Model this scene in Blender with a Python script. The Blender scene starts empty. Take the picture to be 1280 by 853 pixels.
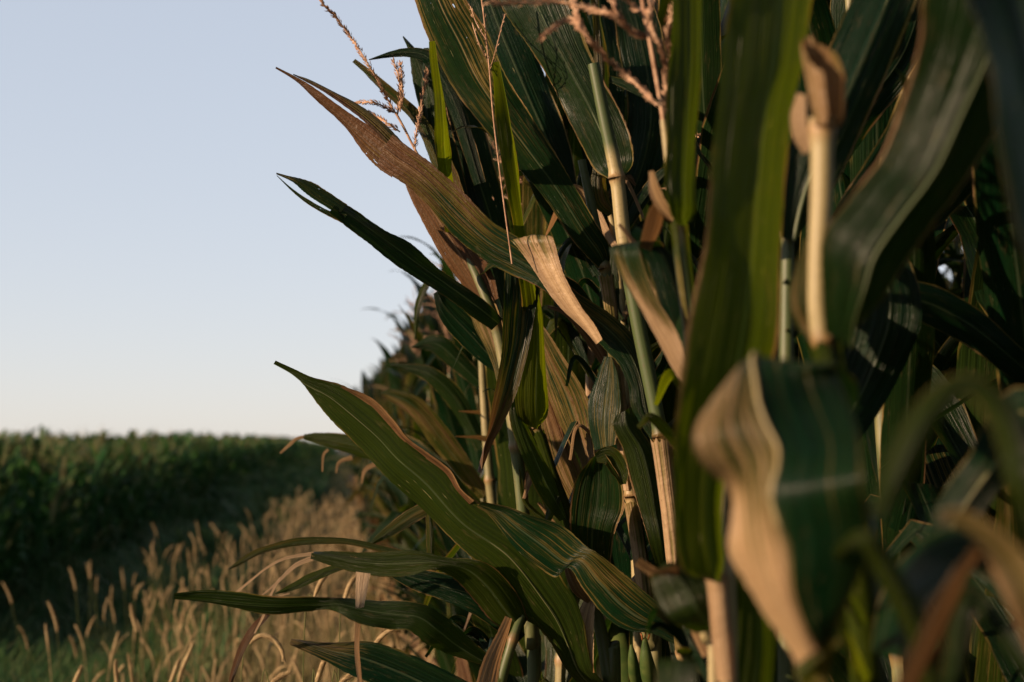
import bpy, math, random
import numpy as np
from mathutils import Vector

R = math.radians
rnd = random.Random(7)
S = bpy.context.scene
col = S.collection

# ------------------------------------------------------------------ camera
CAM_Z = 1.7
FPX = 1778.0                       # focal length in pixels of a 1280 px wide frame
HOR = 560.0                        # row of the horizon
PITCH = math.atan((HOR - 426.5) / FPX)
cd = bpy.data.cameras.new('camera')
cd.sensor_width = 36
cd.lens = FPX * 36 / 1280
cd.clip_start = 0.05
cd.clip_end = 3000
cd.dof.use_dof = True
cd.dof.focus_distance = 2.08
cd.dof.aperture_fstop = 4.3
cd.dof.aperture_blades = 9
cam = bpy.data.objects.new('camera', cd)
cam.location = (0, 0, CAM_Z)
cam.rotation_euler = (math.pi / 2 + PITCH, 0, 0)
col.objects.link(cam)
S.camera = cam
FW = np.array([0, math.cos(PITCH), math.sin(PITCH)])
UP = np.array([0, -math.sin(PITCH), math.cos(PITCH)])
RT = np.array([1.0, 0, 0])
CP = np.array([0, 0, CAM_Z])


def P(x, y, d):                    # a point seen at (x, y), d metres away
    return CP + FW * d + RT * ((x - 640) / FPX * d) + UP * ((426.5 - y) / FPX * d)


# ------------------------------------------------------------------ sun, sky, exposure
SUN_DIR = Vector((-1.0, -0.50, 0.27)).normalized()
elev = math.asin(SUN_DIR.z)
azim = math.atan2(SUN_DIR.x, SUN_DIR.y)
sl = bpy.data.lights.new('sun', 'SUN')
sl.energy = 5.0
sl.angle = R(0.6)
sl.color = (1.0, 0.70, 0.47)
so = bpy.data.objects.new('sun', sl)
so.rotation_euler = SUN_DIR.to_track_quat('Z', 'Y').to_euler()
col.objects.link(so)

W = bpy.data.worlds.new('World')
S.world = W
W.use_nodes = True
wn, wl = W.node_tree.nodes, W.node_tree.links
wn.clear()
sky = wn.new('ShaderNodeTexSky')
sky.sky_type = 'NISHITA'
sky.sun_disc = False
sky.sun_elevation = elev
sky.sun_rotation = azim
sky.air_density = 1.0
sky.dust_density = 0.3
sky.ozone_density = 2.0
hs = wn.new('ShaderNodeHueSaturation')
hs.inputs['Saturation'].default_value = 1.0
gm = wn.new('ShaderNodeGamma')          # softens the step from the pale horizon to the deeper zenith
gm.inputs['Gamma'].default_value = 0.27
tint = wn.new('ShaderNodeMix')
tint.data_type = 'RGBA'
tint.blend_type = 'MULTIPLY'
tint.inputs[0].default_value = 1
tint.inputs[7].default_value = (2.49, 2.43, 2.58, 1)
bg = wn.new('ShaderNodeBackground')
bg.inputs['Strength'].default_value = 0.10
wo = wn.new('ShaderNodeOutputWorld')
wl.new(sky.outputs[0], gm.inputs['Color'])
wl.new(gm.outputs[0], hs.inputs['Color'])
wl.new(hs.outputs[0], tint.inputs[6])
# the sky high overhead is much deeper than the band near the horizon
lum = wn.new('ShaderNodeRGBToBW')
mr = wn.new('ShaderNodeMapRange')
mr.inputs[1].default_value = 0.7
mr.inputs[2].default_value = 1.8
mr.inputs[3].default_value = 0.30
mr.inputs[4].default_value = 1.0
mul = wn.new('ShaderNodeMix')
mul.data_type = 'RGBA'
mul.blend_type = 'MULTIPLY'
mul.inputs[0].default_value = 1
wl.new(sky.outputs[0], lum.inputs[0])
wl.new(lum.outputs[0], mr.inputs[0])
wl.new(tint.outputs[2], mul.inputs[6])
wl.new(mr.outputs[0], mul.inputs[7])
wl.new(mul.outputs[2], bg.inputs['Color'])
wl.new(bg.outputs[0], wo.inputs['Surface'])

S.view_settings.view_transform = 'Standard'
S.view_settings.look = 'None'
S.view_settings.exposure = 1.05
S.view_settings.gamma = 1.0


# ------------------------------------------------------------------ node helpers
class NT:
    def __init__(s, name):
        s.m = bpy.data.materials.new(name)
        s.m.use_nodes = True
        s.n, s.l = s.m.node_tree.nodes, s.m.node_tree.links
        s.n.clear()

    def node(s, t, **k):
        x = s.n.new(t)
        for a, b in k.items():
            setattr(x, a, b)
        return x

    def put(s, v, sock):
        if hasattr(v, 'is_linked') or hasattr(v, 'links'):
            s.l.new(v, sock)
        else:
            sock.default_value = v

    def math(s, op, a, b=0.0, c=None, clamp=False):
        x = s.node('ShaderNodeMath', operation=op, use_clamp=clamp)
        s.put(a, x.inputs[0]); s.put(b, x.inputs[1])
        if c is not None:
            s.put(c, x.inputs[2])
        return x.outputs[0]

    def mix(s, f, a, b, mode='MIX'):
        x = s.node('ShaderNodeMix', data_type='RGBA', blend_type=mode)
        s.put(f, x.inputs[0]); s.put(a, x.inputs[6]); s.put(b, x.inputs[7])
        return x.outputs[2]

    def noise(s, vec, scale, detail=3, rough=0.55):
        x = s.node('ShaderNodeTexNoise')
        if vec is not None:
            s.l.new(vec, x.inputs['Vector'])
        x.inputs['Scale'].default_value = scale
        x.inputs['Detail'].default_value = detail
        x.inputs['Roughness'].default_value = rough
        return x.outputs[0]

    def comb(s, x, y, z):
        c = s.node('ShaderNodeCombineXYZ')
        for i, v in enumerate((x, y, z)):
            s.put(v, c.inputs[i])
        return c.outputs[0]

    def ramp(s, f, lo, hi):
        x = s.node('ShaderNodeMapRange')
        x.interpolation_type = 'SMOOTHSTEP'
        s.put(f, x.inputs[0])
        x.inputs[1].default_value = lo; x.inputs[2].default_value = hi
        return x.outputs[0]

    def finish(s, base, rough, trans=None, tf=0.0, bump=None, spec=0.5, bstr=0.3, bdist=0.001, hole=None):
        p = s.node('ShaderNodeBsdfPrincipled')
        s.put(base, p.inputs['Base Color']); s.put(rough, p.inputs['Roughness'])
        p.inputs['Specular IOR Level'].default_value = spec
        if bump is not None:
            b = s.node('ShaderNodeBump')
            b.inputs['Strength'].default_value = bstr
            b.inputs['Distance'].default_value = bdist
            s.l.new(bump, b.inputs['Height']); s.l.new(b.outputs[0], p.inputs['Normal'])
        out = s.node('ShaderNodeOutputMaterial')
        sh = p.outputs[0]
        if trans is not None:
            t = s.node('ShaderNodeBsdfTranslucent')
            s.put(trans, t.inputs['Color'])
            mx = s.node('ShaderNodeMixShader')
            s.put(tf, mx.inputs[0])
            s.l.new(p.outputs[0], mx.inputs[1]); s.l.new(t.outputs[0], mx.inputs[2])
            sh = mx.outputs[0]
        if hole is not None:
            tp = s.node('ShaderNodeBsdfTransparent')
            mh = s.node('ShaderNodeMixShader')
            s.put(hole, mh.inputs[0])
            s.l.new(sh, mh.inputs[1]); s.l.new(tp.outputs[0], mh.inputs[2])
            sh = mh.outputs[0]
        s.l.new(sh, out.inputs['Surface'])
        return s.m


def leaf_material():
    t = NT('corn_leaf')
    uv = t.node('ShaderNodeUVMap', uv_map='UVMap')
    sp = t.node('ShaderNodeSeparateXYZ'); t.l.new(uv.outputs[0], sp.inputs[0])
    u, v = sp.outputs[0], sp.outputs[1]          # u 0..1 across, v metres along
    at = t.node('ShaderNodeAttribute', attribute_name='leafinfo')
    sa = t.node('ShaderNodeSeparateColor'); t.l.new(at.outputs['Color'], sa.inputs[0])
    dry, yel, seed = sa.outputs[0], sa.outputs[1], sa.outputs[2]
    brn = at.outputs['Alpha']
    sd = t.math('MULTIPLY', seed, 37.0)
    au = t.math('MULTIPLY', t.math('ABSOLUTE', t.math('SUBTRACT', u, 0.5)), 2.0)
    vein = t.noise(t.comb(t.math('MULTIPLY', u, 34.0), t.math('MULTIPLY', v, 1.3), sd), 1.0, 2, 0.6)
    band = t.noise(t.comb(t.math('MULTIPLY', u, 5.5), t.math('MULTIPLY', v, 2.6), sd), 1.0, 3, 0.6)
    blot = t.noise(t.comb(t.math('MULTIPLY', u, 2.0), t.math('MULTIPLY', v, 8.0), t.math('ADD', sd, 5.0)), 1.0, 4, 0.6)
    fine = t.noise(t.comb(t.math('MULTIPLY', u, 90.0), t.math('MULTIPLY', v, 10.0), sd), 1.0, 2, 0.5)
    cr = t.noise(t.comb(t.math('MULTIPLY', u, 48.0), t.math('MULTIPLY', v, 26.0), t.math('ADD', sd, 9.0)), 1.0, 2, 0.7)
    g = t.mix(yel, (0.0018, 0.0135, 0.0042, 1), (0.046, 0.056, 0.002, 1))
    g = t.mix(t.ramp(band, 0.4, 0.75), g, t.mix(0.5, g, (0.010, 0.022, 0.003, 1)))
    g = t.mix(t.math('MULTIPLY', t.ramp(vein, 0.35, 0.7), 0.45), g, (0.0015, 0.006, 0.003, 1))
    d1 = t.mix(t.ramp(band, 0.3, 0.7), (0.30, 0.20, 0.095, 1), (0.075, 0.038, 0.015, 1))
    d1 = t.mix(brn, d1, t.mix(t.ramp(vein, 0.35, 0.65), (0.070, 0.028, 0.010, 1), (0.022, 0.010, 0.005, 1)))
    d1 = t.mix(t.math('MULTIPLY', t.ramp(fine, 0.45, 0.7), 0.35), d1, (0.07, 0.04, 0.02, 1))
    d1 = t.mix(t.math('MAXIMUM', t.math('MULTIPLY', brn, -1.0), 0.0), d1, t.mix(t.ramp(vein, 0.3, 0.7), (0.52, 0.39, 0.25, 1), (0.27, 0.185, 0.105, 1)))
    # how dry: the leaf's own value broken up by stretched streaks and blotches
    f = t.math('ADD', t.math('MULTIPLY', t.math('SUBTRACT', vein, 0.5), 1.5), t.math('MULTIPLY', t.math('SUBTRACT', blot, 0.5), 1.3))
    f = t.math('ADD', t.math('SUBTRACT', dry, 0.5), t.math('MULTIPLY', f, t.math('SUBTRACT', 1.0, t.math('MULTIPLY', t.math('ABSOLUTE', t.math('SUBTRACT', dry, 0.5)), 1.3))))
    esome = t.ramp(t.noise(t.comb(0.0, t.math('MULTIPLY', v, 6.0), sd), 1.0, 2, 0.5), 0.42, 0.58)
    edge = t.math('MULTIPLY', esome, t.ramp(t.math('ADD', au, t.math('MULTIPLY', t.math('SUBTRACT', blot, 0.5), 0.30)), 0.92, 0.975))
    f = t.math('MAXIMUM', t.ramp(f, -0.20, 0.24), edge)
    c = t.mix(f, g, d1)
    half = t.math('MULTIPLY', t.math('MULTIPLY', f, t.math('SUBTRACT', 1.0, f)), 2.1)
    c = t.mix(half, c, (0.095, 0.080, 0.012, 1))
    # pale midrib
    mid = t.ramp(t.math('ADD', au, t.math('MULTIPLY', v, 0.03)), 0.065, 0.03)
    c = t.mix(t.math('MULTIPLY', mid, 0.5), c, t.mix(f, (0.055, 0.075, 0.040, 1), (0.16, 0.11, 0.06, 1)))
    # torn, chewed flecks
    c = t.mix(t.math('MULTIPLY', t.ramp(cr, 0.725, 0.76), 0.85), c, (0.22, 0.20, 0.10, 1))
    rough = t.math('ADD', t.math('MULTIPLY', band, 0.22), t.math('ADD', t.math('MULTIPLY', f, 0.08), 0.21))
    crink = t.noise(t.comb(t.math('MULTIPLY', u, 7.0), t.math('MULTIPLY', v, 55.0), t.math('ADD', sd, 3.0)), 1.0, 3, 0.6)
    h = t.math('ADD', t.math('ADD', vein, t.math('MULTIPLY', fine, 0.4)), t.math('MULTIPLY', crink, t.math('ADD', 0.45, t.math('MULTIPLY', f, 0.9))))
    # dust, rust specks and small scars
    dirt = t.noise(t.comb(t.math('MULTIPLY', u, 60.0), t.math('MULTIPLY', v, 700.0), sd), 1.0, 3, 0.7)
    c = t.mix(t.math('MULTIPLY', t.ramp(dirt, 0.60, 0.68), 0.55), c, (0.030, 0.014, 0.006, 1))
    c = t.mix(t.math('MULTIPLY', t.ramp(t.noise(t.comb(t.math('MULTIPLY', u, 9.0), t.math('MULTIPLY', v, 30.0), t.math('ADD', sd, 20.0)), 1.0, 5, 0.7), 0.56, 0.72), 0.30), c, (0.085, 0.060, 0.030, 1))
    tr = t.mix(1.0, c, t.mix(f, t.mix(yel, (3.0, 3.2, 0.8, 1), (4.0, 3.9, 0.6, 1)), (1.7, 1.35, 1.0, 1)), 'MULTIPLY')
    hole = t.ramp(t.noise(t.comb(t.math('MULTIPLY', u, 13.0), t.math('MULTIPLY', v, 42.0), t.math('ADD', sd, 40.0)), 1.0, 3, 0.6), 0.735, 0.745)
    return t.finish(c, rough, tr, t.math('ADD', 0.18, t.math('MULTIPLY', yel, 0.28)), h, 0.14, 1.0, 0.0021, hole)


def stalk_material():
    t = NT('corn_stalk')
    uv = t.node('ShaderNodeUVMap', uv_map='UVMap')
    sp = t.node('ShaderNodeSeparateXYZ'); t.l.new(uv.outputs[0], sp.inputs[0])
    u, v = sp.outputs[0], sp.outputs[1]
    at = t.node('ShaderNodeAttribute', attribute_name='leafinfo')
    sa = t.node('ShaderNodeSeparateColor'); t.l.new(at.outputs['Color'], sa.inputs[0])
    dry, node_, seed = sa.outputs[0], sa.outputs[1], sa.outputs[2]
    sd = t.math('MULTIPLY', seed, 31.0)
    n = t.noise(t.comb(t.math('MULTIPLY', u, 22.0), t.math('MULTIPLY', v, 3.0), sd), 1.0, 3, 0.6)
    b = t.noise(t.comb(t.math('MULTIPLY', u, 2.0), t.math('MULTIPLY', v, 9.0), sd), 1.0, 3, 0.6)
    g = t.mix(n, (0.025, 0.045, 0.012, 1), (0.055, 0.075, 0.022, 1))
    d = t.mix(n, (0.15, 0.125, 0.05, 1), (0.34, 0.275, 0.135, 1))
    f = t.ramp(t.math('ADD', dry, t.math('MULTIPLY', t.math('SUBTRACT', b, 0.5), 0.6)), 0.3, 0.7)
    c = t.mix(f, g, d)
    sp_ = t.noise(t.comb(t.math('MULTIPLY', u, 16.0), t.math('MULTIPLY', v, 160.0), sd), 1.0, 4, 0.7)
    c = t.mix(t.math('MULTIPLY', t.ramp(sp_, 0.55, 0.70), 0.55), c, (0.06, 0.035, 0.015, 1))
    c = t.mix(t.math('MULTIPLY', t.ramp(t.noise(t.comb(t.math('MULTIPLY', u, 40.0), t.math('MULTIPLY', v, 2.0), sd), 1.0, 2, 0.6), 0.5, 0.7), 0.35), c, (0.07, 0.06, 0.02, 1))
    c = t.mix(node_, c, (0.24, 0.07, 0.02, 1))
    return t.finish(c, 0.5, c, 0.06, n, 0.4, 0.4, 0.0006)


def flat_plant_material(name, c1, c2, scale=9.0, tf=0.2, rough=0.6, attr=False):
    t = NT(name)
    tc = t.node('ShaderNodeTexCoord')
    n = t.noise(tc.outputs['Object'], scale, 4, 0.6)
    c = t.mix(t.ramp(n, 0.35, 0.65), c1, c2)
    if attr:                                      # each blade its own mix of green and straw
        at = t.node('ShaderNodeAttribute', attribute_name='leafinfo')
        sa = t.node('ShaderNodeSeparateColor'); t.l.new(at.outputs['Color'], sa.inputs[0])
        c = t.mix(sa.outputs[0], c, (0.27, 0.21, 0.10, 1))
        c = t.mix(sa.outputs[1], c, (0.012, 0.055, 0.014, 1))
    return t.finish(c, rough, c, tf, None, 0.12)


def soil_material():
    t = NT('field_soil')
    tc = t.node('ShaderNodeTexCoord')
    n = t.noise(tc.outputs['Object'], 3.0, 6, 0.65)
    n2 = t.noise(tc.outputs['Object'], 0.4, 4, 0.6)
    c = t.mix(t.ramp(n, 0.3, 0.7), (0.018, 0.014, 0.008, 1), (0.035, 0.028, 0.014, 1))
    c = t.mix(t.ramp(n2, 0.4, 0.65), c, (0.010, 0.026, 0.006, 1))
    return t.finish(c, 0.95, None, 0, n, 0.2, 0.8, 0.04)


M_LEAF, M_STALK = leaf_material(), stalk_material()
M_HEAD = flat_plant_material('seed_head_bristle', (0.42, 0.32, 0.17, 1), (0.28, 0.20, 0.10, 1), 30, 0.35)
M_STEM = flat_plant_material('grass_stem', (0.10, 0.10, 0.035, 1), (0.06, 0.08, 0.02, 1), 8, 0.15)
M_TASSEL = flat_plant_material('dry_tassel', (0.46, 0.30, 0.19, 1), (0.26, 0.15, 0.09, 1), 60, 0.15)
M_HUSK = flat_plant_material('ear_husk', (0.03, 0.055, 0.012, 1), (0.06, 0.08, 0.02, 1), 40, 0.15)
M_SILK = flat_plant_material('ear_silk', (0.12, 0.035, 0.012, 1), (0.25, 0.10, 0.03, 1), 80, 0.15)
M_GRASS = flat_plant_material('meadow_blade', (0.034, 0.060, 0.014, 1), (0.016, 0.040, 0.011, 1), 3, 0.25, 0.6, True)
M_WEED = flat_plant_material('roadside_weed', (0.038, 0.080, 0.022, 1), (0.018, 0.055, 0.016, 1), 3, 0.25, 0.6, True)
M_FAR = flat_plant_material('distant_corn_leaf', (0.010, 0.044, 0.009, 1), (0.026, 0.070, 0.010, 1), 1.5, 0.22, 0.55, True)
M_SOIL = soil_material()


# ------------------------------------------------------------------ mesh helpers
class MB:
    """collects ribbons and tubes, builds ONE mesh object"""
    def __init__(s):
        s.v, s.f, s.uv, s.c, s.n = [], [], [], [], 0

    def grid(s, pts, uv, info, closed=False):
        a, b = pts.shape[:2]
        base = s.n
        s.v.append(pts.reshape(-1, 3)); s.uv.append(uv.reshape(-1, 2)); s.c.append(info.reshape(-1, 4))
        i, j = np.meshgrid(np.arange(a - 1), np.arange(b - 1), indexing='ij')
        q = np.stack([i * b + j, i * b + j + 1, (i + 1) * b + j + 1, (i + 1) * b + j], -1).reshape(-1, 4) + base
        s.f.append(q)
        s.n += a * b

    def tris4(s, quads, info):                    # loose quads (n,4,3)
        n = len(quads)
        s.v.append(quads.reshape(-1, 3))
        s.uv.append(np.zeros((n * 4, 2)))
        s.c.append(np.repeat(info, 4, 0) if info.ndim == 2 else np.tile(info, (n * 4, 1)))
        s.f.append(np.arange(n * 4).reshape(-1, 4) + s.n)
        s.n += n * 4

    def mesh(s, name, mat, off=None, smooth=True):
        v = np.concatenate(s.v).astype(np.float32)
        if off is not None:
            v = v - np.array(off, dtype=np.float32)
        f = np.concatenate(s.f).astype(np.int32)
        uv = np.concatenate(s.uv); c = np.concatenate(s.c)
        me = bpy.data.meshes.new(name)
        me.vertices.add(len(v)); me.vertices.foreach_set('co', v.ravel())
        me.loops.add(f.size); me.loops.foreach_set('vertex_index', f.ravel())
        me.polygons.add(len(f))
        me.polygons.foreach_set('loop_start', np.arange(0, f.size, 4, dtype=np.int32))
        me.polygons.foreach_set('loop_total', np.full(len(f), 4, dtype=np.int32))
        me.update(calc_edges=True)
        ul = me.uv_layers.new(name='UVMap')
        ul.data.foreach_set('uv', uv[f.ravel()].astype(np.float32).ravel())
        ca = me.color_attributes.new(name='leafinfo', type='FLOAT_COLOR', domain='POINT')
        ca.data.foreach_set('color', c.astype(np.float32).ravel())
        me.polygons.foreach_set('use_smooth', np.full(len(f), smooth))
        me.materials.append(mat)
        return me

    def build(s, name, mat, parent=None, smooth=True):
        off = tuple(parent_world(parent)) if parent else (0, 0, 0)
        o = bpy.data.objects.new(name, s.mesh(name, mat, off, smooth))
        col.objects.link(o)
        if parent:
            o.parent = parent
        return o


def parent_world(o):
    v = Vector((0, 0, 0))
    while o:
        v += o.location
        o = o.parent
    return v


def thing(name, label, cat, loc=(0, 0, 0), group=None):
    o = bpy.data.objects.new(name, None)
    col.objects.link(o)
    o.empty_display_size = 0.1
    o.location = loc
    o['label'] = label
    o['category'] = cat
    if group:
        o['group'] = group
    return o


def catmull(A, n):
    """A: (k, m) rows -> (n, m) smooth rows, spread by distance of the first columns"""
    A = np.asarray(A, float)
    k = len(A)
    if k == 2:
        t = np.linspace(0, 1, n)[:, None]
        return A[0] * (1 - t) + A[1] * t
    B = np.vstack([2 * A[0] - A[1], A, 2 * A[-1] - A[-2]])
    seg = np.linspace(0, k - 1 - 1e-9, n)
    i = seg.astype(int); t = (seg - i)[:, None]
    p0, p1, p2, p3 = B[i], B[i + 1], B[i + 2], B[i + 3]
    return 0.5 * (2 * p1 + (p2 - p0) * t + (2 * p0 - 5 * p1 + 4 * p2 - p3) * t ** 2 + (3 * p1 - p0 - 3 * p2 + p3) * t ** 3)


def norm(a):
    return a / np.maximum(np.linalg.norm(a, axis=-1, keepdims=True), 1e-9)


def ribbon(mb, Lp, Rp, keel, dry, yel, seed, brn=0.0, m=0.5, nu=25, wave=0.0022, tipdry=0.0, u0=0.0, u1=1.0, v0=0.0, right=None):
    """leaf blade between two 3-D edge curves; keel = how far the midrib sinks along the blade's normal"""
    n = len(Lp)
    C = (Lp + Rp) / 2
    T = norm(np.gradient(C, axis=0))
    X = Rp - Lp
    Wd = np.linalg.norm(X, axis=1)
    N = norm(np.cross(norm(X), T))
    # keep the normal continuous
    for i in range(1, n):
        if np.dot(N[i], N[i - 1]) < 0 and Wd[i] > 0.004 and np.dot(X[i], X[i - 1]) > 0:
            N[i] = -N[i]
    u = np.linspace(0, 1, nu)
    s = np.concatenate([[0], np.cumsum(np.linalg.norm(np.diff(C, axis=0), axis=1))])
    mm = np.clip(np.broadcast_to(np.asarray(m, float), (n,)), 0.15, 0.85)[:, None]
    pu = np.where(u[None] < 0.5, u[None] * 2 * mm, mm + (u[None] - 0.5) * 2 * (1 - mm))
    pts = Lp[:, None, :] * (1 - pu)[..., None] + Rp[:, None, :] * pu[..., None]
    prof = 1 - np.sqrt(np.abs(2 * u - 1) ** 2 + 0.006) + 0.04
    pts = pts + N[:, None, :] * (np.asarray(keel)[:, None] * prof[None, :])[..., None]
    # wavy margins
    r = np.random.RandomState(int(seed * 1000) % 99991)
    ph = r.rand(6) * 6.28
    fr = 22 + 14 * r.rand(2)
    edge = np.abs(2 * u - 1) ** 2.2
    sgn = np.where(u < 0.5, 1.0, 0.0)
    wl_ = np.sin(s * fr[0] + ph[0]) + 0.6 * np.sin(s * fr[0] * 1.9 + ph[1])
    wr_ = np.sin(s * fr[1] + ph[2]) + 0.6 * np.sin(s * fr[1] * 1.7 + ph[3])
    amp = wave * np.clip(Wd / 0.05, 0, 1.6)
    disp = (wl_[:, None] * sgn[None] + wr_[:, None] * (1 - sgn)[None]) * edge[None] * amp[:, None]
    # long shallow furrows
    fu = np.sin(u * 31 + ph[4]) + 0.8 * np.sin(u * 53 + ph[5]) + 0.6 * np.sin(u * 83 + ph[0])
    fur = (0.00055 * fu[None] * (0.6 + 0.4 * np.sin(s * 9 + ph[1]))[:, None] + 0.0022 * np.sin(s * 14 + ph[2])[:, None] * np.sin(u * 5 + ph[3])[None]) * np.clip(Wd / 0.05, 0, 1)[:, None]
    pts = pts + N[:, None, :] * (disp + fur)[..., None]
    # slightly ragged outline
    rag = (r.rand(n, 2) - 0.5) * 0.0012
    pts[:, 0] += norm(X) * rag[:, :1] * np.clip(Wd / 0.03, 0, 1)[:, None]
    pts[:, -1] += norm(X) * rag[:, 1:] * np.clip(Wd / 0.03, 0, 1)[:, None]
    uv = np.stack([np.broadcast_to(u0 + (u1 - u0) * u, (n, nu)), np.broadcast_to((s + v0)[:, None], (n, nu))], -1)
    f = s / max(s[-1], 1e-6)
    dr = np.clip(dry + tipdry * np.clip((f - 0.45) / 0.55, 0, 1) ** 1.5, 0, 1)
    info = np.zeros((n, nu, 4))
    info[..., 0] = dr[:, None]; info[..., 1] = yel; info[..., 2] = seed; info[..., 3] = brn
    if right is not None:                         # the half beyond the midrib has stayed green
        info[..., 0] = np.where(u[None] > 0.53, right, info[..., 0])
    mb.grid(pts, uv, info)


def edges(mb, rows, n=None, dry=0.15, yel=0.2, brn=0.0, **k):
    """rows (xl, yl, xr, yr, d, tilt, keel): tilt > 0 puts the left edge farther off"""
    A = catmull(rows, n or max(10, 9 * len(rows)))
    L = np.array([P(r[0], r[1], r[4] + r[5] / 2) for r in A])
    Rr = np.array([P(r[2], r[3], r[4] - r[5] / 2) for r in A])
    sd = k.pop('seed', rnd.random())
    if isinstance(k.get('m'), (list, tuple)):
        k['m'] = np.interp(np.linspace(0, 1, len(A)), np.linspace(0, 1, len(k['m'])), k['m'])
    ribbon(mb, L, Rr, A[:, 6], dry, yel, sd, brn, **k)


def centre(mb, rows, n=None, dry=0.15, yel=0.2, brn=0.0, **k):
    """rows (x, y, half width px, d, tilt, keel); L edge = left of the travel base -> tip"""
    A = catmull(rows, n or max(10, 9 * len(rows)))
    t = norm(np.gradient(A[:, :2], axis=0))
    px, py = t[:, 1], -t[:, 0]
    hw = np.maximum(A[:, 2], 0.15)
    L = np.array([P(a[0] + hw[i] * px[i], a[1] + hw[i] * py[i], a[3] + a[4] / 2) for i, a in enumerate(A)])
    Rr = np.array([P(a[0] - hw[i] * px[i], a[1] - hw[i] * py[i], a[3] - a[4] / 2) for i, a in enumerate(A)])
    sd = k.pop('seed', rnd.random())
    ribbon(mb, L, Rr, A[:, 5], dry, yel, sd, brn, **k)


def tube(mb, pts, rad, dry=0.5, seed=0.0, nodes=(), ns=12, sub=6, node_w=0.012, bulge=1.25):
    """round tube along 3-D points; rad per point; nodes = distances along it of the swollen rings"""
    k = len(pts)
    A = catmull(np.hstack([np.asarray(pts), np.asarray(rad)[:, None], np.broadcast_to(np.asarray(dry, float), (k,))[:, None]]), max(3, sub * (k - 1) + 1))
    if len(nodes):
        s = np.concatenate([[0], np.cumsum(np.linalg.norm(np.diff(A[:, :3], axis=0), axis=1))])
        extra = np.unique(np.concatenate([s] + [[q + e * node_w for e in (-1.2, -0.5, 0, 0.5, 1.2)] for q in nodes]))
        extra = extra[(extra >= 0) & (extra <= s[-1])]
        A = np.stack([np.interp(extra, s, A[:, c]) for c in range(5)], 1)
        s = extra
        nd = np.zeros(len(s))
        for q in nodes:
            nd = np.maximum(nd, np.clip(1 - np.abs(s - q) / node_w, 0, 1))
        A[:, 3] *= 1 + (bulge - 1) * nd
    else:
        s = np.concatenate([[0], np.cumsum(np.linalg.norm(np.diff(A[:, :3], axis=0), axis=1))])
        nd = np.zeros(len(A))
    T = norm(np.gradient(A[:, :3], axis=0))
    ref = np.array([0.0, 1.0, 0.02]) if abs(T[0][2]) > 0.5 else np.array([0, 0, 1.0])
    X = norm(np.cross(T, ref)); Y = np.cross(T, X)
    a = np.linspace(0, 2 * math.pi, ns + 1)
    p = A[:, None, :3] + (X[:, None] * np.cos(a)[None, :, None] + Y[:, None] * np.sin(a)[None, :, None]) * A[:, 3][:, None, None]
    n = len(A)
    uv = np.stack([np.broadcast_to(a / 6.2832, (n, ns + 1)), np.broadcast_to(s[:, None], (n, ns + 1))], -1)
    info = np.zeros((n, ns + 1, 4)); info[..., 0] = A[:, 4][:, None]; info[..., 1] = (nd * 0.35)[:, None]; info[..., 2] = seed
    mb.grid(p, uv, info)
    return A


def spikelets(mb, path, spacing=0.006, length=0.009, width=0.0018, spread=0.9, rng=None, per=2, seedc=0.3):
    """little boat-shaped scales set round a tassel branch"""
    A = catmull(path, 40)[:, :3]
    s = np.concatenate([[0], np.cumsum(np.linalg.norm(np.diff(A, axis=0), axis=1))])
    q = []
    for d in np.arange(0.004, s[-1], spacing):
        c = np.array([np.interp(d, s, A[:, i]) for i in range(3)])
        c2 = np.array([np.interp(min(d + 0.01, s[-1]), s, A[:, i]) for i in range(3)])
        T = norm(c2 - c) if d < s[-1] - 0.011 else norm(A[-1] - A[-3])
        for _ in range(per):
            r = norm(np.array([rng.gauss(0, 1) for _ in range(3)])); r = norm(r - T * np.dot(r, T))
            D = norm(T + r * spread * rng.uniform(0.5, 1.1))
            B = norm(np.cross(D, r)) * width
            Ln = length * rng.uniform(0.7, 1.2)
            b = c + r * 0.001
            o_ = r * 0.0012
            q.append([b, b + D * Ln * 0.45 + B, b + D * Ln, b + D * Ln * 0.45 + o_])
            q.append([b, b + D * Ln * 0.45 + o_, b + D * Ln, b + D * Ln * 0.45 - B])
    mb.tris4(np.array(q), np.array([0.3, 0, seedc, 0]))


# ------------------------------------------------------------------ terrain
ROWDIR = math.atan((430 - 640) / FPX)          # the rows run slightly left of the view
RD = np.array([math.sin(ROWDIR), math.cos(ROWDIR)])
RN = np.array([math.cos(ROWDIR), -math.sin(ROWDIR)])


def smooth(a, b, x):
    t = np.clip((x - a) / (b - a), 0, 1)
    return t * t * (3 - 2 * t)


def gz(off, d):
    """height of the ground at off metres right of the camera's row line, d metres along it"""
    return -0.34 * smooth(-0.9, -3.0, off) * (1 - smooth(14, 46, d)) + 0.6 * smooth(40, 130, d) * smooth(-1, -6, off)


def W3(off, d, h=0.0):
    p = RD * d + RN * off
    return np.array([p[0], p[1], float(gz(off, d)) + h])


def ground():
    offs = np.concatenate([[-1500, -400, -120, -50, -25], np.arange(-12, 12.1, 0.4), [25, 50, 120, 400, 1500]])
    ds = np.concatenate([[-400, -60, -20], np.arange(-8, 60, 1.0), [70, 90, 120, 200, 500, 2600]])
    O, D = np.meshgrid(offs, ds, indexing='ij')
    p = RD[None, None] * D[..., None] + RN[None, None] * O[..., None]
    z = gz(O, D)
    r = np.random.RandomState(3)
    z = z + (r.rand(*z.shape) - 0.5) * 0.05
    pts = np.concatenate([p, z[..., None]], -1)
    m = MB(); m.grid(pts, np.zeros(pts.shape[:2] + (2,)), np.zeros(pts.shape[:2] + (4,)))
    o = m.build('ground', M_SOIL)
    o['kind'] = 'structure'


ground()


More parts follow.
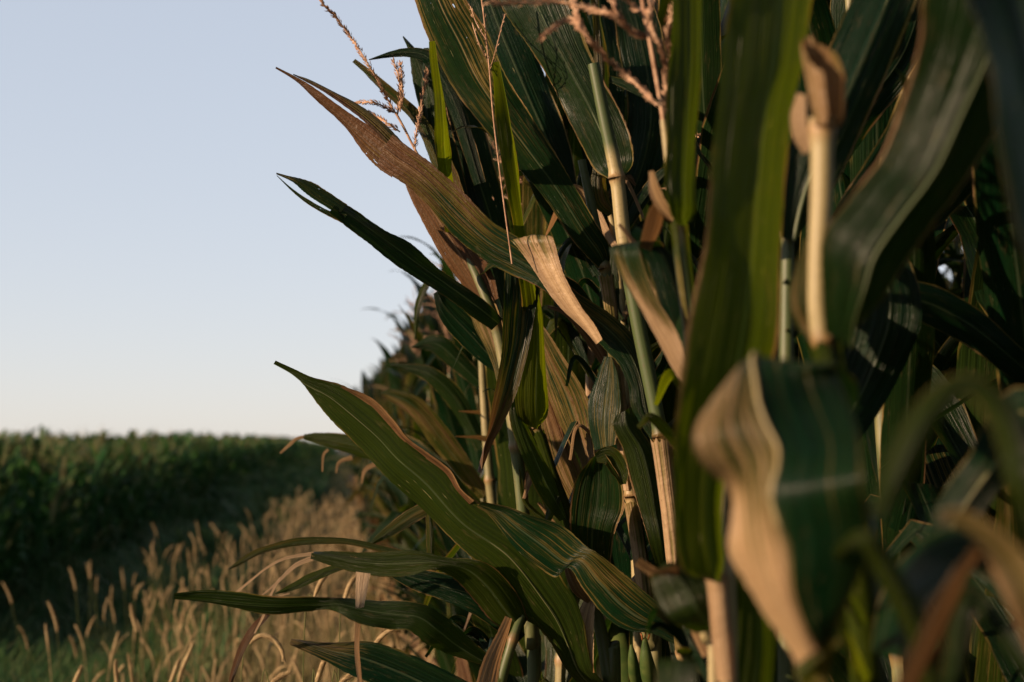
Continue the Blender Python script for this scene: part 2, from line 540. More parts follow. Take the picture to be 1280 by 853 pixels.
# ------------------------------------------------------------------ grass and weeds (stuff)
def blades(name, n, offr, dr, hr, wr, dry, seed, dens=None, mat=M_GRASS, lean=0.35, dark=0.3):
    r = np.random.RandomState(seed)
    off = offr[0] + (offr[1] - offr[0]) * r.rand(n)
    d = dr[0] * (dr[1] / dr[0]) ** r.rand(n)
    lump = 0.5 + 0.5 * np.sin(off * 2.1 + 1.3 * np.sin(d * 0.5)) * np.cos(d * 0.42 + off)
    if dens is not None:
        keep = r.rand(n) < dens(off, d)
        off, d, lump = off[keep], d[keep], lump[keep]
        n = len(off)
    h = (hr[0] + (hr[1] - hr[0]) * r.rand(n)) * (0.55 + 0.6 * lump)
    b = RD[None] * d[:, None] + RN[None] * off[:, None]
    b = np.column_stack([b, gz(off, d) - 0.01])
    a = r.rand(n) * 6.283
    dirv = np.column_stack([np.cos(a), np.sin(a), np.zeros(n)])
    side = np.column_stack([-np.sin(a), np.cos(a), np.zeros(n)])
    ln = lean * (0.3 + r.rand(n)) * h
    w = (wr[0] + (wr[1] - wr[0]) * r.rand(n)) * np.clip(d / 8, 0.8, 8)
    rows = []
    for t, wt in ((0, 1), (0.4, 1), (0.75, 0.7), (1.0, 0.08)):
        c = b + dirv * (ln * t * t)[:, None] + np.array([0, 0, 1.0])[None] * (h * (t - 0.18 * t * t))[:, None]
        rows.append((c - side * (w * wt / 2)[:, None], c + side * (w * wt / 2)[:, None]))
    inf = np.zeros((n, 4)); inf[:, 0] = np.clip(dry(off, d) + r.randn(n) * 0.2, 0, 1); inf[:, 1] = r.rand(n) * dark; inf[:, 2] = r.rand(n)
    m = MB()
    for i in range(3):
        q = np.stack([rows[i][0], rows[i][1], rows[i + 1][1], rows[i + 1][0]], 1)
        m.tris4(q, inf)
    o = m.build(name, mat)
    o['kind'] = 'stuff'
    return o


g1 = blades('meadow_grass', 26000, (-2.1, 0.5), (1.6, 26), (0.30, 0.62), (0.004, 0.009), lambda o, d: 0.25 + 0.5 * smooth(-1.7, -0.6, o), 11)
g1['label'] = 'straw and green grass blades filling the ground beneath the foxtails'
g1['category'] = 'grass'
g2 = blades('roadside_weeds', 90000, (-4.6, -0.7), (5.5, 220), (0.45, 0.95), (0.008, 0.022), lambda o, d: 0.0 * o, 12, dens=lambda o, d: smooth(-0.6, -1.5 + 0.7 * np.clip((d - 14) / 20, 0, 1), o), lean=0.6, dark=0.35, mat=M_WEED)
g3 = blades('track_grass', 26000, (-2.4, 0.3), (14, 260), (0.30, 0.6), (0.008, 0.016), lambda o, d: 0.15 + 0.4 * smooth(-1.0, -0.1, o), 13)
g3['label'] = 'blurred far stretch of grass narrowing away between the two corn fields'
g3['category'] = 'grass'
g2['label'] = 'dark green weeds in lumps between the pale grass and the distant corn'
g2['category'] = 'weeds'


# ------------------------------------------------------------------ the corn across the track (stuff)
def far_field():
    r = np.random.RandomState(5)
    m = MB(); tm = MB()
    spots = []
    for k in range(9):
        d = 10.6 + k * 0.1
        while d < (300 if k < 4 else 45):
            spots.append((-3.85 - 0.76 * k + r.randn() * 0.06 + 2.0 * smooth(60, 200, d), d + r.randn() * 0.05))
            d += 0.21 * max(1, d / 28)
    sp = np.array(spots)
    n = len(sp)
    hgt = 1.90 + r.randn(n) * 0.10 + 0.10 * np.sin(sp[:, 1] * 0.8)
    base = np.column_stack([RD[None] * sp[:, 1:] + RN[None] * sp[:, :1], gz(sp[:, 0], sp[:, 1])])
    sc = np.clip(sp[:, 1] / 28, 1, 2.0)
    for j in range(13):
        z0 = hgt * (0.10 + 0.78 * j / 12)
        a = r.rand(n) * 6.283
        dv = np.column_stack([np.cos(a), np.sin(a), np.zeros(n)]); sv = np.column_stack([-np.sin(a), np.cos(a), np.zeros(n)])
        L = (0.55 + 0.3 * r.rand(n)) * (1 - 0.25 * (j / 12) ** 2); e0 = R(58) + r.rand(n) * R(25); w = (0.035 + 0.02 * r.rand(n)) * sc
        pos = base + np.array([0, 0, 1.0])[None] * z0[:, None]
        inf = np.zeros((n, 4)); inf[:, 0] = np.clip(r.randn(n) * 0.12, 0, 1) + 0.5 * (r.rand(n) < 0.03); inf[:, 1] = 0.55 * r.rand(n); inf[:, 2] = r.rand(n)
        prev = None
        droop = R(95) + r.rand(n) * R(75)
        for q in range(6):
            t = q / 5
            ww = (w * (0.5, 1, 1, 0.85, 0.5, 0.05)[q])[:, None]
            cur = (pos - sv * ww, pos + sv * ww)
            if prev is not None:
                m.tris4(np.stack([prev[0], prev[1], cur[1], cur[0]], 1), inf)
            prev = cur
            e = e0 - droop * t * t
            pos = pos + (dv * np.cos(e)[:, None] + np.array([0, 0, 1.0])[None] * np.sin(e)[:, None]) * (L / 5)[:, None]
    # tassels
    for j in range(5):
        a = r.rand(n) * 6.283
        dv = np.column_stack([np.cos(a), np.sin(a), np.zeros(n)])
        b = base + np.array([0, 0, 1.0])[None] * (hgt * 0.86)[:, None]
        tip = b + dv * (0.02 if j == 0 else 0.10) + np.array([0, 0, 1.0])[None] * ((0.42 if j == 0 else 0.30) + 0.05 * r.randn(n))[:, None]
        sv = np.column_stack([-np.sin(a), np.cos(a), np.zeros(n)]) * (0.005 * sc)[:, None]
        inf = np.zeros((n, 4)); inf[:, 0] = 0.7; inf[:, 2] = 0.5
        m.tris4(np.stack([b - sv, b + sv, tip + sv * 0.5, tip - sv * 0.5], 1), inf)
    o = m.build('distant_corn', M_FAR)
    o['kind'] = 'stuff'
    o['label'] = 'long dark green corn field across the grass track on the left'
    o['category'] = 'corn field'


far_field()


# ------------------------------------------------------------------ generic corn plants of the field
def world_leaf(mb, base, az, e0, L, Wd, droop, roll, rg, dry, yel, brn, n=16, nu=7):
    """free leaf in plant space: rises at e0 and arches over"""
    pos = np.array(base, float)
    hd = np.array([math.cos(az), math.sin(az), 0.0])
    sv0 = np.array([-math.sin(az), math.cos(az), 0.0])
    Ls, Rs, keel = [], [], []
    kink = rg.random() < 0.25
    kp = rg.uniform(0.45, 0.75)
    bend = rg.uniform(-0.5, 0.5)
    tw = rg.uniform(-1.2, 1.2)
    for i in range(n):
        t = i / (n - 1)
        e = e0 - droop * t ** 1.8 - (R(70) * smooth(kp, kp + 0.08, t) if kink else 0)
        h2 = norm(hd + sv0 * bend * t * t)
        T = h2 * math.cos(e) + np.array([0, 0, 1.0]) * math.sin(e)
        S_ = norm(np.cross(T, np.array([0, 0, 1.0]) + hd * 0.05))
        N = np.cross(S_, T)
        ro = roll * t + tw * t * t
        S2 = S_ * math.cos(ro) + N * math.sin(ro)
        prof = min(1, 0.42 + t * 3.2) * (1 - smooth(0.35, 1.0, t)) ** 0.8 + 0.0
        hw = Wd / 2 * prof + 0.0006
        Ls.append(pos - S2 * hw); Rs.append(pos + S2 * hw); keel.append(-hw * 0.38 * (1 - 0.5 * t))
        pos = pos + T * L / (n - 1)
    ribbon(mb, np.array(Ls), np.array(Rs), np.array(keel), dry, yel, rg.random(), brn, nu=nu, tipdry=rg.uniform(0, 0.5), wave=0.004)


def tassel_mesh(mb, base, h, rg, lean=(0, 0), nb=8, coarse=True):
    base = np.array(base, float)
    ax = norm(np.array([lean[0], lean[1], 1.0]))
    paths = [[base, base + ax * h * 0.5, base + ax * h]]
    for i in range(nb):
        a = rg.uniform(0, 6.283); b = base + ax * h * (0.18 + 0.3 * i / nb)
        dv = np.array([math.cos(a), math.sin(a), 0])
        L = h * rg.uniform(0.4, 0.6)
        paths.append([b, b + (dv * 0.4 + ax * 0.75) * L * 0.5, b + (dv * 0.75 + ax * rg.uniform(0.3, 0.9)) * L])
    for p in paths:
        tube(mb, p, [0.0018, 0.0014, 0.0009], 0.4, 0.2, ns=4, sub=3)
        spikelets(mb, np.array(p), 0.012 if coarse else 0.006, 0.011, 0.0022, 0.8, rg, 2)


def make_plant(rg, variant, parts=True, height=None):
    H = height or rg.uniform(1.95, 2.25)
    root = thing('corn_plant', 'x', 'corn plant', (0, 0, 0)) if parts else None
    lean = (rg.uniform(-0.05, 0.05), rg.uniform(-0.05, 0.05))
    path = [(0, 0, -0.03), (lean[0] * 0.3, lean[1] * 0.3, H * 0.4), (lean[0], lean[1], H * 0.75), (lean[0] * 1.6, lean[1] * 1.6, H)]
    nodes = [0.16 + 0.14 * i for i in range(16) if 0.16 + 0.14 * i < H]
    j = MB() if not parts else None
    st = MB() if parts else j
    drys = [rg.uniform(0.5, 0.9), 0.55, rg.uniform(0.25, 0.6), 0.4]
    tube(st, path, [0.0125, 0.011, 0.0085, 0.005], drys, rg.random(), nodes, ns=9, sub=3)
    if parts:
        st.build('stalk', M_STALK, root)
    A = catmull(path, 60)
    az0 = 0.0
    jm = MB()
    for i, s in enumerate(nodes[1:]):
        t = s / H
        b = [np.interp(s + 0.02, A[:, 2], A[:, c]) for c in range(3)]
        az = az0 + math.pi * (i % 2) + rg.gauss(0, 0.38)
        dead = t < (0.35 if variant < 4 else 0.12)
        mb = MB() if parts else jm
        world_leaf(mb, b, az, R(rg.uniform(64, 82)), rg.uniform(0.62, 0.88) * (0.75 if t > 0.85 else 1), rg.uniform(0.075, 0.105) if variant < 4 else rg.uniform(0.045, 0.08),
                   R(rg.uniform(35, 115)), rg.uniform(-0.8, 0.8), rg,
                   rg.uniform(0.6, 1) if dead else rg.choice([0.0, 0.05, 0.1, 0.15, 0.2, 0.3, 0.5] if variant < 4 else [0.0, 0.04, 0.08]), rg.uniform(0.0, 0.4) * (1 if variant < 4 else 0.3), rg.random() * 0.8)
        if parts:
            mb.build('leaf', M_LEAF, root)
    tb = MB() if parts else jm
    top = A[-1][:3]
    tassel_mesh(tb, top, 0.34, rg, lean)
    if parts:
        tb.build('tassel', M_TASSEL, root)
        e = MB()
        eb = np.array([np.interp(0.95, A[:, 2], A[:, c]) for c in range(3)])
        ea = rg.uniform(-0.5, 0.5) + az0
        dv = norm(np.array([math.cos(ea), math.sin(ea), 2.4]))
        tube(e, [eb, eb + dv * 0.05, eb + dv * 0.13, eb + dv * 0.21, eb + dv * 0.25], [0.006, 0.017, 0.024, 0.016, 0.004], 0.3, 0.2, ns=10, sub=4)
        eo = e.build('ear', M_HUSK, root)
        sk = MB()
        for q in range(14):
            t0 = eb + dv * 0.245
            a = rg.uniform(0, 6.28)
            w = np.array([math.cos(a), math.sin(a), 0]) * 0.018
            tube(sk, [t0, t0 + w * 0.6 + dv * 0.02, t0 + w * 1.2 + np.array([0, 0, -0.015])], [0.0006] * 3, 0.3, 0.2, ns=3, sub=2)
        sk.build('silk', M_SILK, eo)
        return root
    jm2 = jm
    return j, jm2


def kids(o):
    return [c for c in bpy.data.objects if c.parent == o]


def copy_tree(o, kid_map):
    c = o.copy(); col.objects.link(c)
    for ch in kid_map[o]:
        d = ch.copy(); col.objects.link(d); d.parent = c
        for g in kid_map.get(ch, []):
            e = g.copy(); col.objects.link(e); e.parent = d
    return c


protos = []
for i in range(8):
    protos.append(make_plant(random.Random(100 + i), i))
kid_map = {}
for o in list(bpy.data.objects):
    if o.parent:
        kid_map.setdefault(o.parent, []).append(o)
far_meshes = []
for i in range(5):
    a, b = make_plant(random.Random(300 + i), i, parts=False)
    # one mesh: stalk, leaves and tassel of a plant too far off to show its parts
    b.v += a.v; b.uv += a.uv; b.c += a.c
    b.f += [q + b.n for q in a.f]; b.n += a.n
    far_meshes.append(b.mesh('corn_plant', M_LEAF))
used = set()


def place(off, d, label, group, rg, near=True, rot=None, scale=1.0, pick=range(8)):
    rz = rot if rot is not None else rg.choice([0, math.pi]) + math.pi / 2 + rg.gauss(0, 0.12 if d < 3.6 else 0.35) - ROWDIR
    if near:
        k = rg.choice(list(pick))
        p = protos[k]
        o = p if k not in used else copy_tree(p, kid_map)
        used.add(k)
    else:
        o = bpy.data.objects.new('corn_plant', rg.choice(far_meshes)); col.objects.link(o)
        o['category'] = 'corn plant'
    o.location = W3(off, d)
    o.rotation_euler = (0, 0, rz)
    o.scale = (scale,) * 3
    o['label'] = label
    o['group'] = group
    return o


rg = random.Random(42)
# the edge row beyond the sharp plants
d = 2.62
while d < 7.5:
    place((0.38 if d < 3.4 else 0.43) + rg.gauss(0, 0.03), d, 'green and brown corn plant in the blurred edge row just beyond the sharp leaves', 'edge row corn plants beyond the sharp leaves', rg, True, scale=rg.uniform(1.02, 1.12) if d < 4 else rg.uniform(0.92, 1.03), pick=(0, 2, 4, 5, 6, 7))
    d += 0.2 + rg.random() * 0.06
while d < 40:
    place(0.40 + rg.gauss(0, 0.04), d, 'soft distant corn plant far along the edge row beside the pale grass', 'edge row corn plants far along the track', rg, False, scale=rg.uniform(0.92, 1.03))
    d += 0.22 * max(1, d / 12)
# inner rows
rg = random.Random(43)
for o_, d in ((0.74, 1.75), (0.66, 2.05)):
    place(o_, d, 'corn plant in the dark gap right of the thick pale stalk', 'corn plants right of the thick pale stalk', rg, True, scale=1.15, pick=(4, 5, 6, 7))
d = 2.35
while d < 3.6:
    place(0.62 + rg.gauss(0, 0.04), d, 'corn plant closing the gaps behind the pale stalks at the top of the picture', 'corn plants behind the pale stalks', rg, True, scale=rg.uniform(1.12, 1.22))
    d += 0.18
rg = random.Random(44)
d = 0.95
while d < 2.7:
    place(0.80 + rg.gauss(0, 0.05), d, 'corn plant just behind the front stalks, filling the shade between them', 'corn plants just behind the front stalks', rg, True, scale=rg.uniform(1.0, 1.1), pick=(1, 4, 5, 6, 7))
    d += 0.12 + rg.random() * 0.04
rg = random.Random(45)
for k, (d0, dn, d1, st) in enumerate([(1.45, 4.5, 12.0, 0.19), (1.7, 4.5, 10.0, 0.20), (2.2, 4.5, 9.0, 0.22), (2.9, 4.6, 8.0, 0.24), (3.6, 4.6, 8.0, 0.26), (4.4, 4.6, 8.0, 0.28)]):
    d = d0
    while d < d1:
        place(1.12 + 0.6 * k + rg.gauss(0, 0.06), d, 'shaded corn plant standing in the dark inner rows of the field', 'inner row corn plants', rg, d < dn, rot=rg.uniform(0, 6.28), scale=rg.uniform(1.08, 1.28), pick=(4, 5, 6, 7))
        d += st + rg.random() * 0.06
# plants of the edge row beside and behind the camera, which shade the inner rows
for o_, d0, d1 in ((0.62, -2.6, 0.5), (1.1, -2.0, 0.95)):
    d = d0
    while d < d1:
        place(o_ + rg.gauss(0, 0.04), d, 'corn plant of the edge row beside the photographer', 'edge row corn plants beside the camera', rg, False, rot=ROWDIR + math.pi / 2 + rg.gauss(0, 0.3), scale=1.15)
        d += 0.19


for k, p in enumerate(protos):                    # a pattern nobody placed is not left standing at the origin
    if k not in used:
        for ch in kid_map[p]:
            for g in kid_map.get(ch, []):
                bpy.data.objects.remove(g)
            bpy.data.objects.remove(ch)
        bpy.data.objects.remove(p)


# ------------------------------------------------------------------ hero plants
def plant(label, foot, group=None):
    """foot = (x, y, d) of the lowest stalk point named; the root goes straight down to the soil"""
    p = P(*foot)
    return thing('corn_plant', label, 'corn plant', (float(p[0]), float(p[1]), 0.0), group)


def stalk(root, pts, radii_px, dry, nodes_px=(), name='stalk'):
    """pts (x, y, d) from the top down; carried on to the soil"""
    w = [P(*p) for p in pts]
    r = [q / FPX * p[2] for q, p in zip(radii_px, pts)]
    w.append(np.array([root.location.x, root.location.y, -0.03])); r.append(r[-1] * 1.15)
    dr = list(dry) + [0.7] if hasattr(dry, '__len__') else [dry] * len(w)
    m = MB()
    cum = np.concatenate([[0], np.cumsum([np.linalg.norm(w[i + 1] - w[i]) for i in range(len(w) - 1)])])
    nd = []
    for (x, y) in nodes_px:                       # node given by its pixel row
        best = min(range(len(pts) * 20), key=lambda i: abs((np.interp(i / 20, range(len(pts)), [q[1] for q in pts])) - y))
        nd.append(float(np.interp(best / 20, range(len(w)), cum)))
    for q in np.arange(cum[-1] - 0.1, cum[len(pts) - 1] + 0.05, -0.16):
        nd.append(float(q))
    tube(m, w, r, dr, rnd.random(), sorted(nd), ns=16, sub=8, node_w=0.011, bulge=1.22)
    so_ = m.build(name, M_STALK, root)
    root_stalk[root.name] = (w, r)
    return so_


root_stalk = {}


def sheath(root, y0, y1, dry, swell=1.22, seam=0.8):
    """the leaf's lower part wrapped round the stalk from row y0 down to row y1, open along one side"""
    w, r = root_stalk[root.name]
    w = np.array(w)
    ys = 426.5 - (w - CP) @ UP / ((w - CP) @ FW) * FPX
    t = np.linspace(y0, y1, 26)
    C = np.stack([np.interp(t, ys, w[:, i]) for i in range(3)], 1)
    rr = np.interp(t, ys, r) * np.linspace(swell * 1.08, swell * 0.93, 26)
    rr = rr + 0.0012 * np.exp(-np.arange(26) / 1.5)
    T = norm(np.gradient(C, axis=0)); X = norm(np.cross(T, np.array([0, 1.0, 0.02]))); Y = np.cross(T, X)
    na = 22
    g = random.Random(int(y0))
    a0 = g.uniform(0, 6.28)
    a = a0 + np.linspace(0, 6.283 - seam, na)
    s = np.concatenate([[0], np.cumsum(np.linalg.norm(np.diff(C, axis=0), axis=1))])
    rag = np.array([g.uniform(-0.004, 0.004) for _ in range(na)])
    p = C[:, None] + (X[:, None] * np.cos(a)[None, :, None] + Y[:, None] * np.sin(a)[None, :, None]) * rr[:, None, None]
    lift = 1 + 0.10 * np.abs(np.linspace(-1, 1, na)) ** 6
    p = C[:, None] + (p - C[:, None]) * lift[None, :, None]
    p[0] += -T[0] * rag[:, None]
    uv = np.stack([np.broadcast_to(np.linspace(0.1, 0.45, na), (26, na)), np.broadcast_to(s[:, None], (26, na))], -1)
    info = np.zeros((26, na, 4)); info[..., 0] = dry; info[..., 1] = 0.5; info[..., 2] = g.random(); info[..., 3] = -0.6
    m = MB(); m.grid(p, uv, info)
    return m.build('sheath', M_LEAF, root)


def midrib(lf, kind, rows, r0=0.0016, dry=0.5, m=0.5, side=1.0):
    """the raised pale rib down the middle of a leaf blade"""
    A = catmull(rows, 9 * len(rows))
    if kind == 'E':
        L = np.array([P(q[0], q[1], q[4] + q[5] / 2) for q in A]); Rr = np.array([P(q[2], q[3], q[4] - q[5] / 2) for q in A]); kl = A[:, 6]
    else:
        t = norm(np.gradient(A[:, :2], axis=0)); hw = np.maximum(A[:, 2], 0.15)
        L = np.array([P(q[0] + hw[i] * t[i][1], q[1] - hw[i] * t[i][0], q[3] + q[4] / 2) for i, q in enumerate(A)])
        Rr = np.array([P(q[0] - hw[i] * t[i][1], q[1] + hw[i] * t[i][0], q[3] - q[4] / 2) for i, q in enumerate(A)]); kl = A[:, 5]
    C = (L + Rr) / 2; T = norm(np.gradient(C, axis=0)); X = Rr - L; Wd = np.linalg.norm(X, axis=1); N = norm(np.cross(norm(X), T))
    for i in range(1, len(N)):
        if np.dot(N[i], N[i - 1]) < 0 and Wd[i] > 0.004 and np.dot(X[i], X[i - 1]) > 0:
            N[i] = -N[i]
    if isinstance(m, (list, tuple, np.ndarray)):
        m = np.interp(np.linspace(0, 1, len(A)), np.linspace(0, 1, len(m)), m)[:, None]
    pt = L * (1 - m) + Rr * m + N * (kl * (1.04 - math.sqrt(0.006)))[:, None]
    k = np.linspace(0, len(pt) - 1, max(6, len(pt) // 3)).astype(int)
    mb = MB(); tube(mb, pt[k], list(np.linspace(r0, r0 * 0.3, len(k))), dry, 0.3, ns=7, sub=4)
    return mb.build('midrib', M_STALK, lf)


def leaf(root, *ribs, label=None, rib=None):
    m = MB()
    for kind, rows, kw in ribs:
        (edges if kind == 'E' else centre)(m, rows, **dict(kw))
    o = m.build('leaf', M_LEAF, root)
    if label:
        o['label'] = label
    if rib:
        k_ = ribs[rib.get('i', 0)]
        midrib(o, k_[0], k_[1], rib.get('r', 0.0016), rib.get('dry', 0.5), k_[2].get('m', 0.5))
    return o


# ------------------------------------------------------------------ foxtail grass
def foxtail(rg, parts, near, h=None, bend=None):
    h = h or rg.uniform(0.66, 0.92)
    hl = rg.uniform(0.085, 0.13)
    bend = (abs(rg.gauss(0, 0.35)) if rg.random() < 0.85 else rg.uniform(0.6, 1.6)) if bend is None else bend
    a = rg.uniform(0, 6.28); dv = np.array([math.cos(a), math.sin(a), 0.0])
    pts = [np.array([0, 0, -0.02]), dv * 0.02 + np.array([0, 0, h * 0.5]), dv * 0.06 + np.array([0, 0, h * 0.93])]
    p = pts[-1].copy(); e = R(82) - bend * 0.15
    head = [p.copy()]
    for i in range(6):
        p = p + (dv * math.cos(e) + np.array([0, 0, 1.0]) * math.sin(e)) * hl / 6
        e -= bend / 6 * 1.6
        head.append(p.copy())
    return pts, head


def head_mesh(m, head, r0, rg, nb, blen=0.0075):
    k = len(head)
    rad = [r0 * f for f in np.interp(np.linspace(0, 1, k), [0, 0.15, 0.6, 0.92, 1], [0.45, 0.95, 1.0, 0.6, 0.2])]
    tube(m, head, rad, 0.5, 0.2, ns=7, sub=2)
    A = catmull(head, 60)
    q = []
    for i in range(nb):
        t = rg.random() * 57
        i0 = int(t)
        c = A[i0]; T = norm(A[i0 + 1] - A[i0])
        r = norm(np.array([rg.gauss(0, 1) for _ in range(3)])); r = norm(r - T * np.dot(r, T))
        rr = r0 * np.interp(i0 / 59, [0, 0.15, 0.6, 0.92, 1], [0.45, 0.95, 1.0, 0.6, 0.2])
        D = norm(T * 1.0 + r * 0.9)
        B = np.cross(D, r) * 0.00035
        b = c + r * rr * 0.8
        q.append([b - B, b + B, b + D * blen + B * 0.3, b + D * blen - B * 0.3])
    m.tris4(np.array(q), np.array([0.5, 0, 0.2, 0]))


def build_foxtail(name_root, pts, head, rg, nb=260, r0=0.0034, leaves=2):
    sm = MB(); tube(sm, pts + [head[1]], [0.0013, 0.0011, 0.0009, 0.0009], 0.4, 0.2, ns=5, sub=4); sm.build('stem', M_STEM, name_root)
    hm = MB(); head_mesh(hm, head, r0, rg, nb); hm.build('seed_head', M_HEAD, name_root)
    off = np.array(parent_world(name_root))
    for i in range(leaves):
        m = MB()
        b = (np.array(pts[0]) * (0.65 - 0.25 * i) + np.array(pts[1]) * (0.35 + 0.25 * i))
        a = rg.uniform(0, 6.28)
        world_leaf(m, b, a, R(70), rg.uniform(0.16, 0.26), 0.009, R(rg.uniform(60, 130)), 0.3, rg, rg.uniform(0.1, 0.9), 0.7, 0.1, n=8, nu=3)
        m.build('leaf_blade', M_LEAF, name_root)



def E(*rows, d=None, tilt=0.0, keel=0.004, **kw):
    """rows (xl, yl, xr, yr[, d[, tilt[, keel]]]), missing values carried on"""
    out = []; cd_, ct, ck = d, tilt, keel
    for r in rows:
        r = list(r)
        if len(r) > 4: cd_ = r[4]
        if len(r) > 5: ct = r[5]
        if len(r) > 6: ck = r[6]
        out.append(r[:4] + [cd_ if len(r) > 4 else None, ct, ck])
    fill_depth(out, 4, d)
    return ('E', out, kw)


def Cn(*rows, d=None, tilt=0.0, keel=0.004, **kw):
    """rows (x, y, half width px[, d])"""
    out = []
    for r in rows:
        r = list(r)
        out.append(r[:3] + [r[3] if len(r) > 3 else None, r[4] if len(r) > 4 else tilt, keel])
    fill_depth(out, 3, d)
    return ('C', out, kw)


def fill_depth(out, i, d):
    known = [(k, r[i]) for k, r in enumerate(out) if r[i] is not None]
    if not known:
        known = [(0, d)]
    for k, r in enumerate(out):
        r[i] = float(np.interp(k, [a for a, _ in known], [b for _, b in known]))


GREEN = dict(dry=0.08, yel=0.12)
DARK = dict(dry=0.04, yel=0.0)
LIME = dict(dry=0.10, yel=0.85)
OLIVE = dict(dry=0.12, yel=0.45)
TAN = dict(dry=0.95, yel=0.2, brn=-0.4)
BROWN = dict(dry=0.85, yel=0.1, brn=0.75)

# -- plant whose pale stalk climbs through the middle of the picture
p1 = plant('corn plant with a pale bare stalk and a long brown leaf split at its tip', (864, 900, 1.93))
stalk(p1, [(742, 80, 1.93), (756, 150, 1.93), (771, 222, 1.93), (780, 300, 1.93), (797, 400, 1.93), (826, 545, 1.93), (838, 640, 1.93), (846, 720, 1.93), (856, 820, 1.93), (864, 900, 1.93)],
      [7.5, 8, 9, 9.5, 9.5, 9.5, 9.5, 10, 10, 10], [0.1, 0.1, 0.75, 0.7, 0.1, 0.3, 0.8, 0.8, 0.6, 0.5], [(0, 222), (0, 545), (0, 815)])
leaf(p1, E((763, 225, 778, 222, 1.95), (743, 212, 792, 202, 1.97), (722, 172, 789, 172), (700, 128, 772, 132), (678, 86, 750, 92), (655, 50, 735, 58), (640, 30, 724, 25), (622, 0, 712, -8), (600, -50, 690, -50, 2.0), tilt=0.02, keel=0.007, **GREEN), rib=dict(r=0.0016, dry=0.2))
leaf(p1,
     E((815, 552, 828, 540, 1.94, 0.0, 0.002), (790, 512, 822, 518, 1.95, -0.01, 0.006), (785, 484, 812, 466), (772, 455, 797, 428), (745, 425, 770, 398), (712, 392, 722, 366, 1.97, 0.0, 0.003), (675, 360, 685, 332),
       (640, 344, 650, 299, 2.0, 0.015, 0.007), (605, 326, 618, 278), (570, 298, 584, 244), (532, 253, 553, 217), (506, 230, 532, 199), (488, 219, 510, 184), (472, 207, 490, 168, 2.05), tipdry=0.55, dry=0.28, yel=0.05, brn=0.9),
     E((490, 222, 500, 186, 2.05), (474, 211, 486, 176), (455, 191, 463, 160), (430, 160, 438, 143), (395, 126, 404, 117), (373, 104, 378, 100), (345, 84.3, 345.5, 83.2, 2.1), tilt=0.02, keel=0.003, dry=0.8, yel=0.1, brn=0.9, u0=0.0, u1=0.42, v0=0.5),
     E((488, 184, 506, 181, 2.05), (462, 158, 480, 155), (441, 140, 450, 132), (410, 118, 419, 115), (382, 103, 388, 100), (366, 94.5, 366.5, 93.5, 2.1), tilt=-0.01, keel=0.002, dry=0.62, yel=0.05, brn=0.9, u0=0.6, u1=1.0, v0=0.5),
     E((747, 430, 751, 426, 1.93), (727, 408, 741, 408), (704, 384, 728, 388), (686, 364, 717, 366), (670, 344, 706, 342), (654, 320, 698, 318), (638, 300, 691, 297, 1.965), (641, 300, 688, 300, 2.0), tilt=0.035, keel=0.004, dry=1.0, tipdry=-0.75, yel=0.1, brn=-0.35, u0=0.55, u1=1.0, v0=0.2))
leaf(p1, E((866, 806, 872, 800, 1.93, 0.01, 0.004), (846, 806, 862, 792, 1.95), (815, 792, 842, 776), (785, 789, 820, 752, 1.96, 0.02, 0.008), (755, 772, 798, 732), (728, 738, 775, 713), (712, 710, 748, 692, 1.97, 0.03, 0.004),
           (694, 721, 726, 680, 1.99, 0.05, 0.006), (662, 702, 697, 656), (634, 674, 665, 641), (612, 646, 640, 633), (597, 630, 603, 627, 2.02), dry=0.30, yel=0.0, brn=0.35))  # dryness also paints sunlit patches into this blade's colour
leaf(p1, E((778, 222, 784, 222, 1.95), (787, 238, 792, 238), (796, 258, 800, 257), (803, 274, 806, 273), d=1.95, keel=0.0, **TAN))

# -- plant with the bright lime upright leaf and the big diagonal leaf
p2 = plant('corn plant with the broad green diagonal leaf over the grass and a lime leaf above', (768, 900, 2.16))
stalk(p2, [(664, 524, 2.17), (676, 546, 2.17), (690, 590, 2.17), (709, 640, 2.17), (731, 720, 2.17), (749, 780, 2.17), (762, 850, 2.16), (768, 900, 2.16)],
      [4, 5, 5, 6, 7.5, 8, 9, 9], [0.15] * 8, [(0, 534)])
leaf(p2, E((660, 532, 672, 532, 2.17), (648, 523, 684, 519, 2.15), (645, 500, 686, 498), (648, 470, 683, 462), (653, 430, 678, 420), (653, 390, 674, 380, 2.12), (647, 340, 665, 335, 2.08), (640, 290, 656, 288), (628, 213, 647, 213, 2.0), (620, 140, 633, 140), (613, 80, 615, 78, 1.97),
           tilt=-0.03, keel=0.011, **LIME))
leaf(p2,
     E((745, 872, 766, 862, 2.17, 0.03, 0.004), (712, 842, 742, 838, 2.13), (694, 815, 734, 808), (673, 786, 728, 775), (650, 765, 712, 735), (607, 712, 668, 676, 2.08, 0.03, 0.006), (560, 672, 600, 631), (508, 620, 562, 586), (478, 589, 521, 556), (454, 563, 494, 527),
       (418, 528, 459, 500), (396, 503, 428, 483), (380, 483, 390, 472), (364, 464.5, 368, 461), (344, 451.5, 345, 450, 2.1), dry=0.06, yel=0.36, brn=0.6),
     E((425, 484.5, 428, 482, 2.07), (458, 506, 465, 499), (481, 531, 492, 524), (500, 552, 511, 547), (524, 572, 538, 567), (551, 592, 564, 588), (567, 613, 576, 611), (584, 632, 592, 627, 2.07), tilt=0.02, keel=-0.001, dry=0.9, yel=0.2, brn=0.55, u0=0.7, u1=1.0), rib=dict(r=0.0013, dry=0.35))
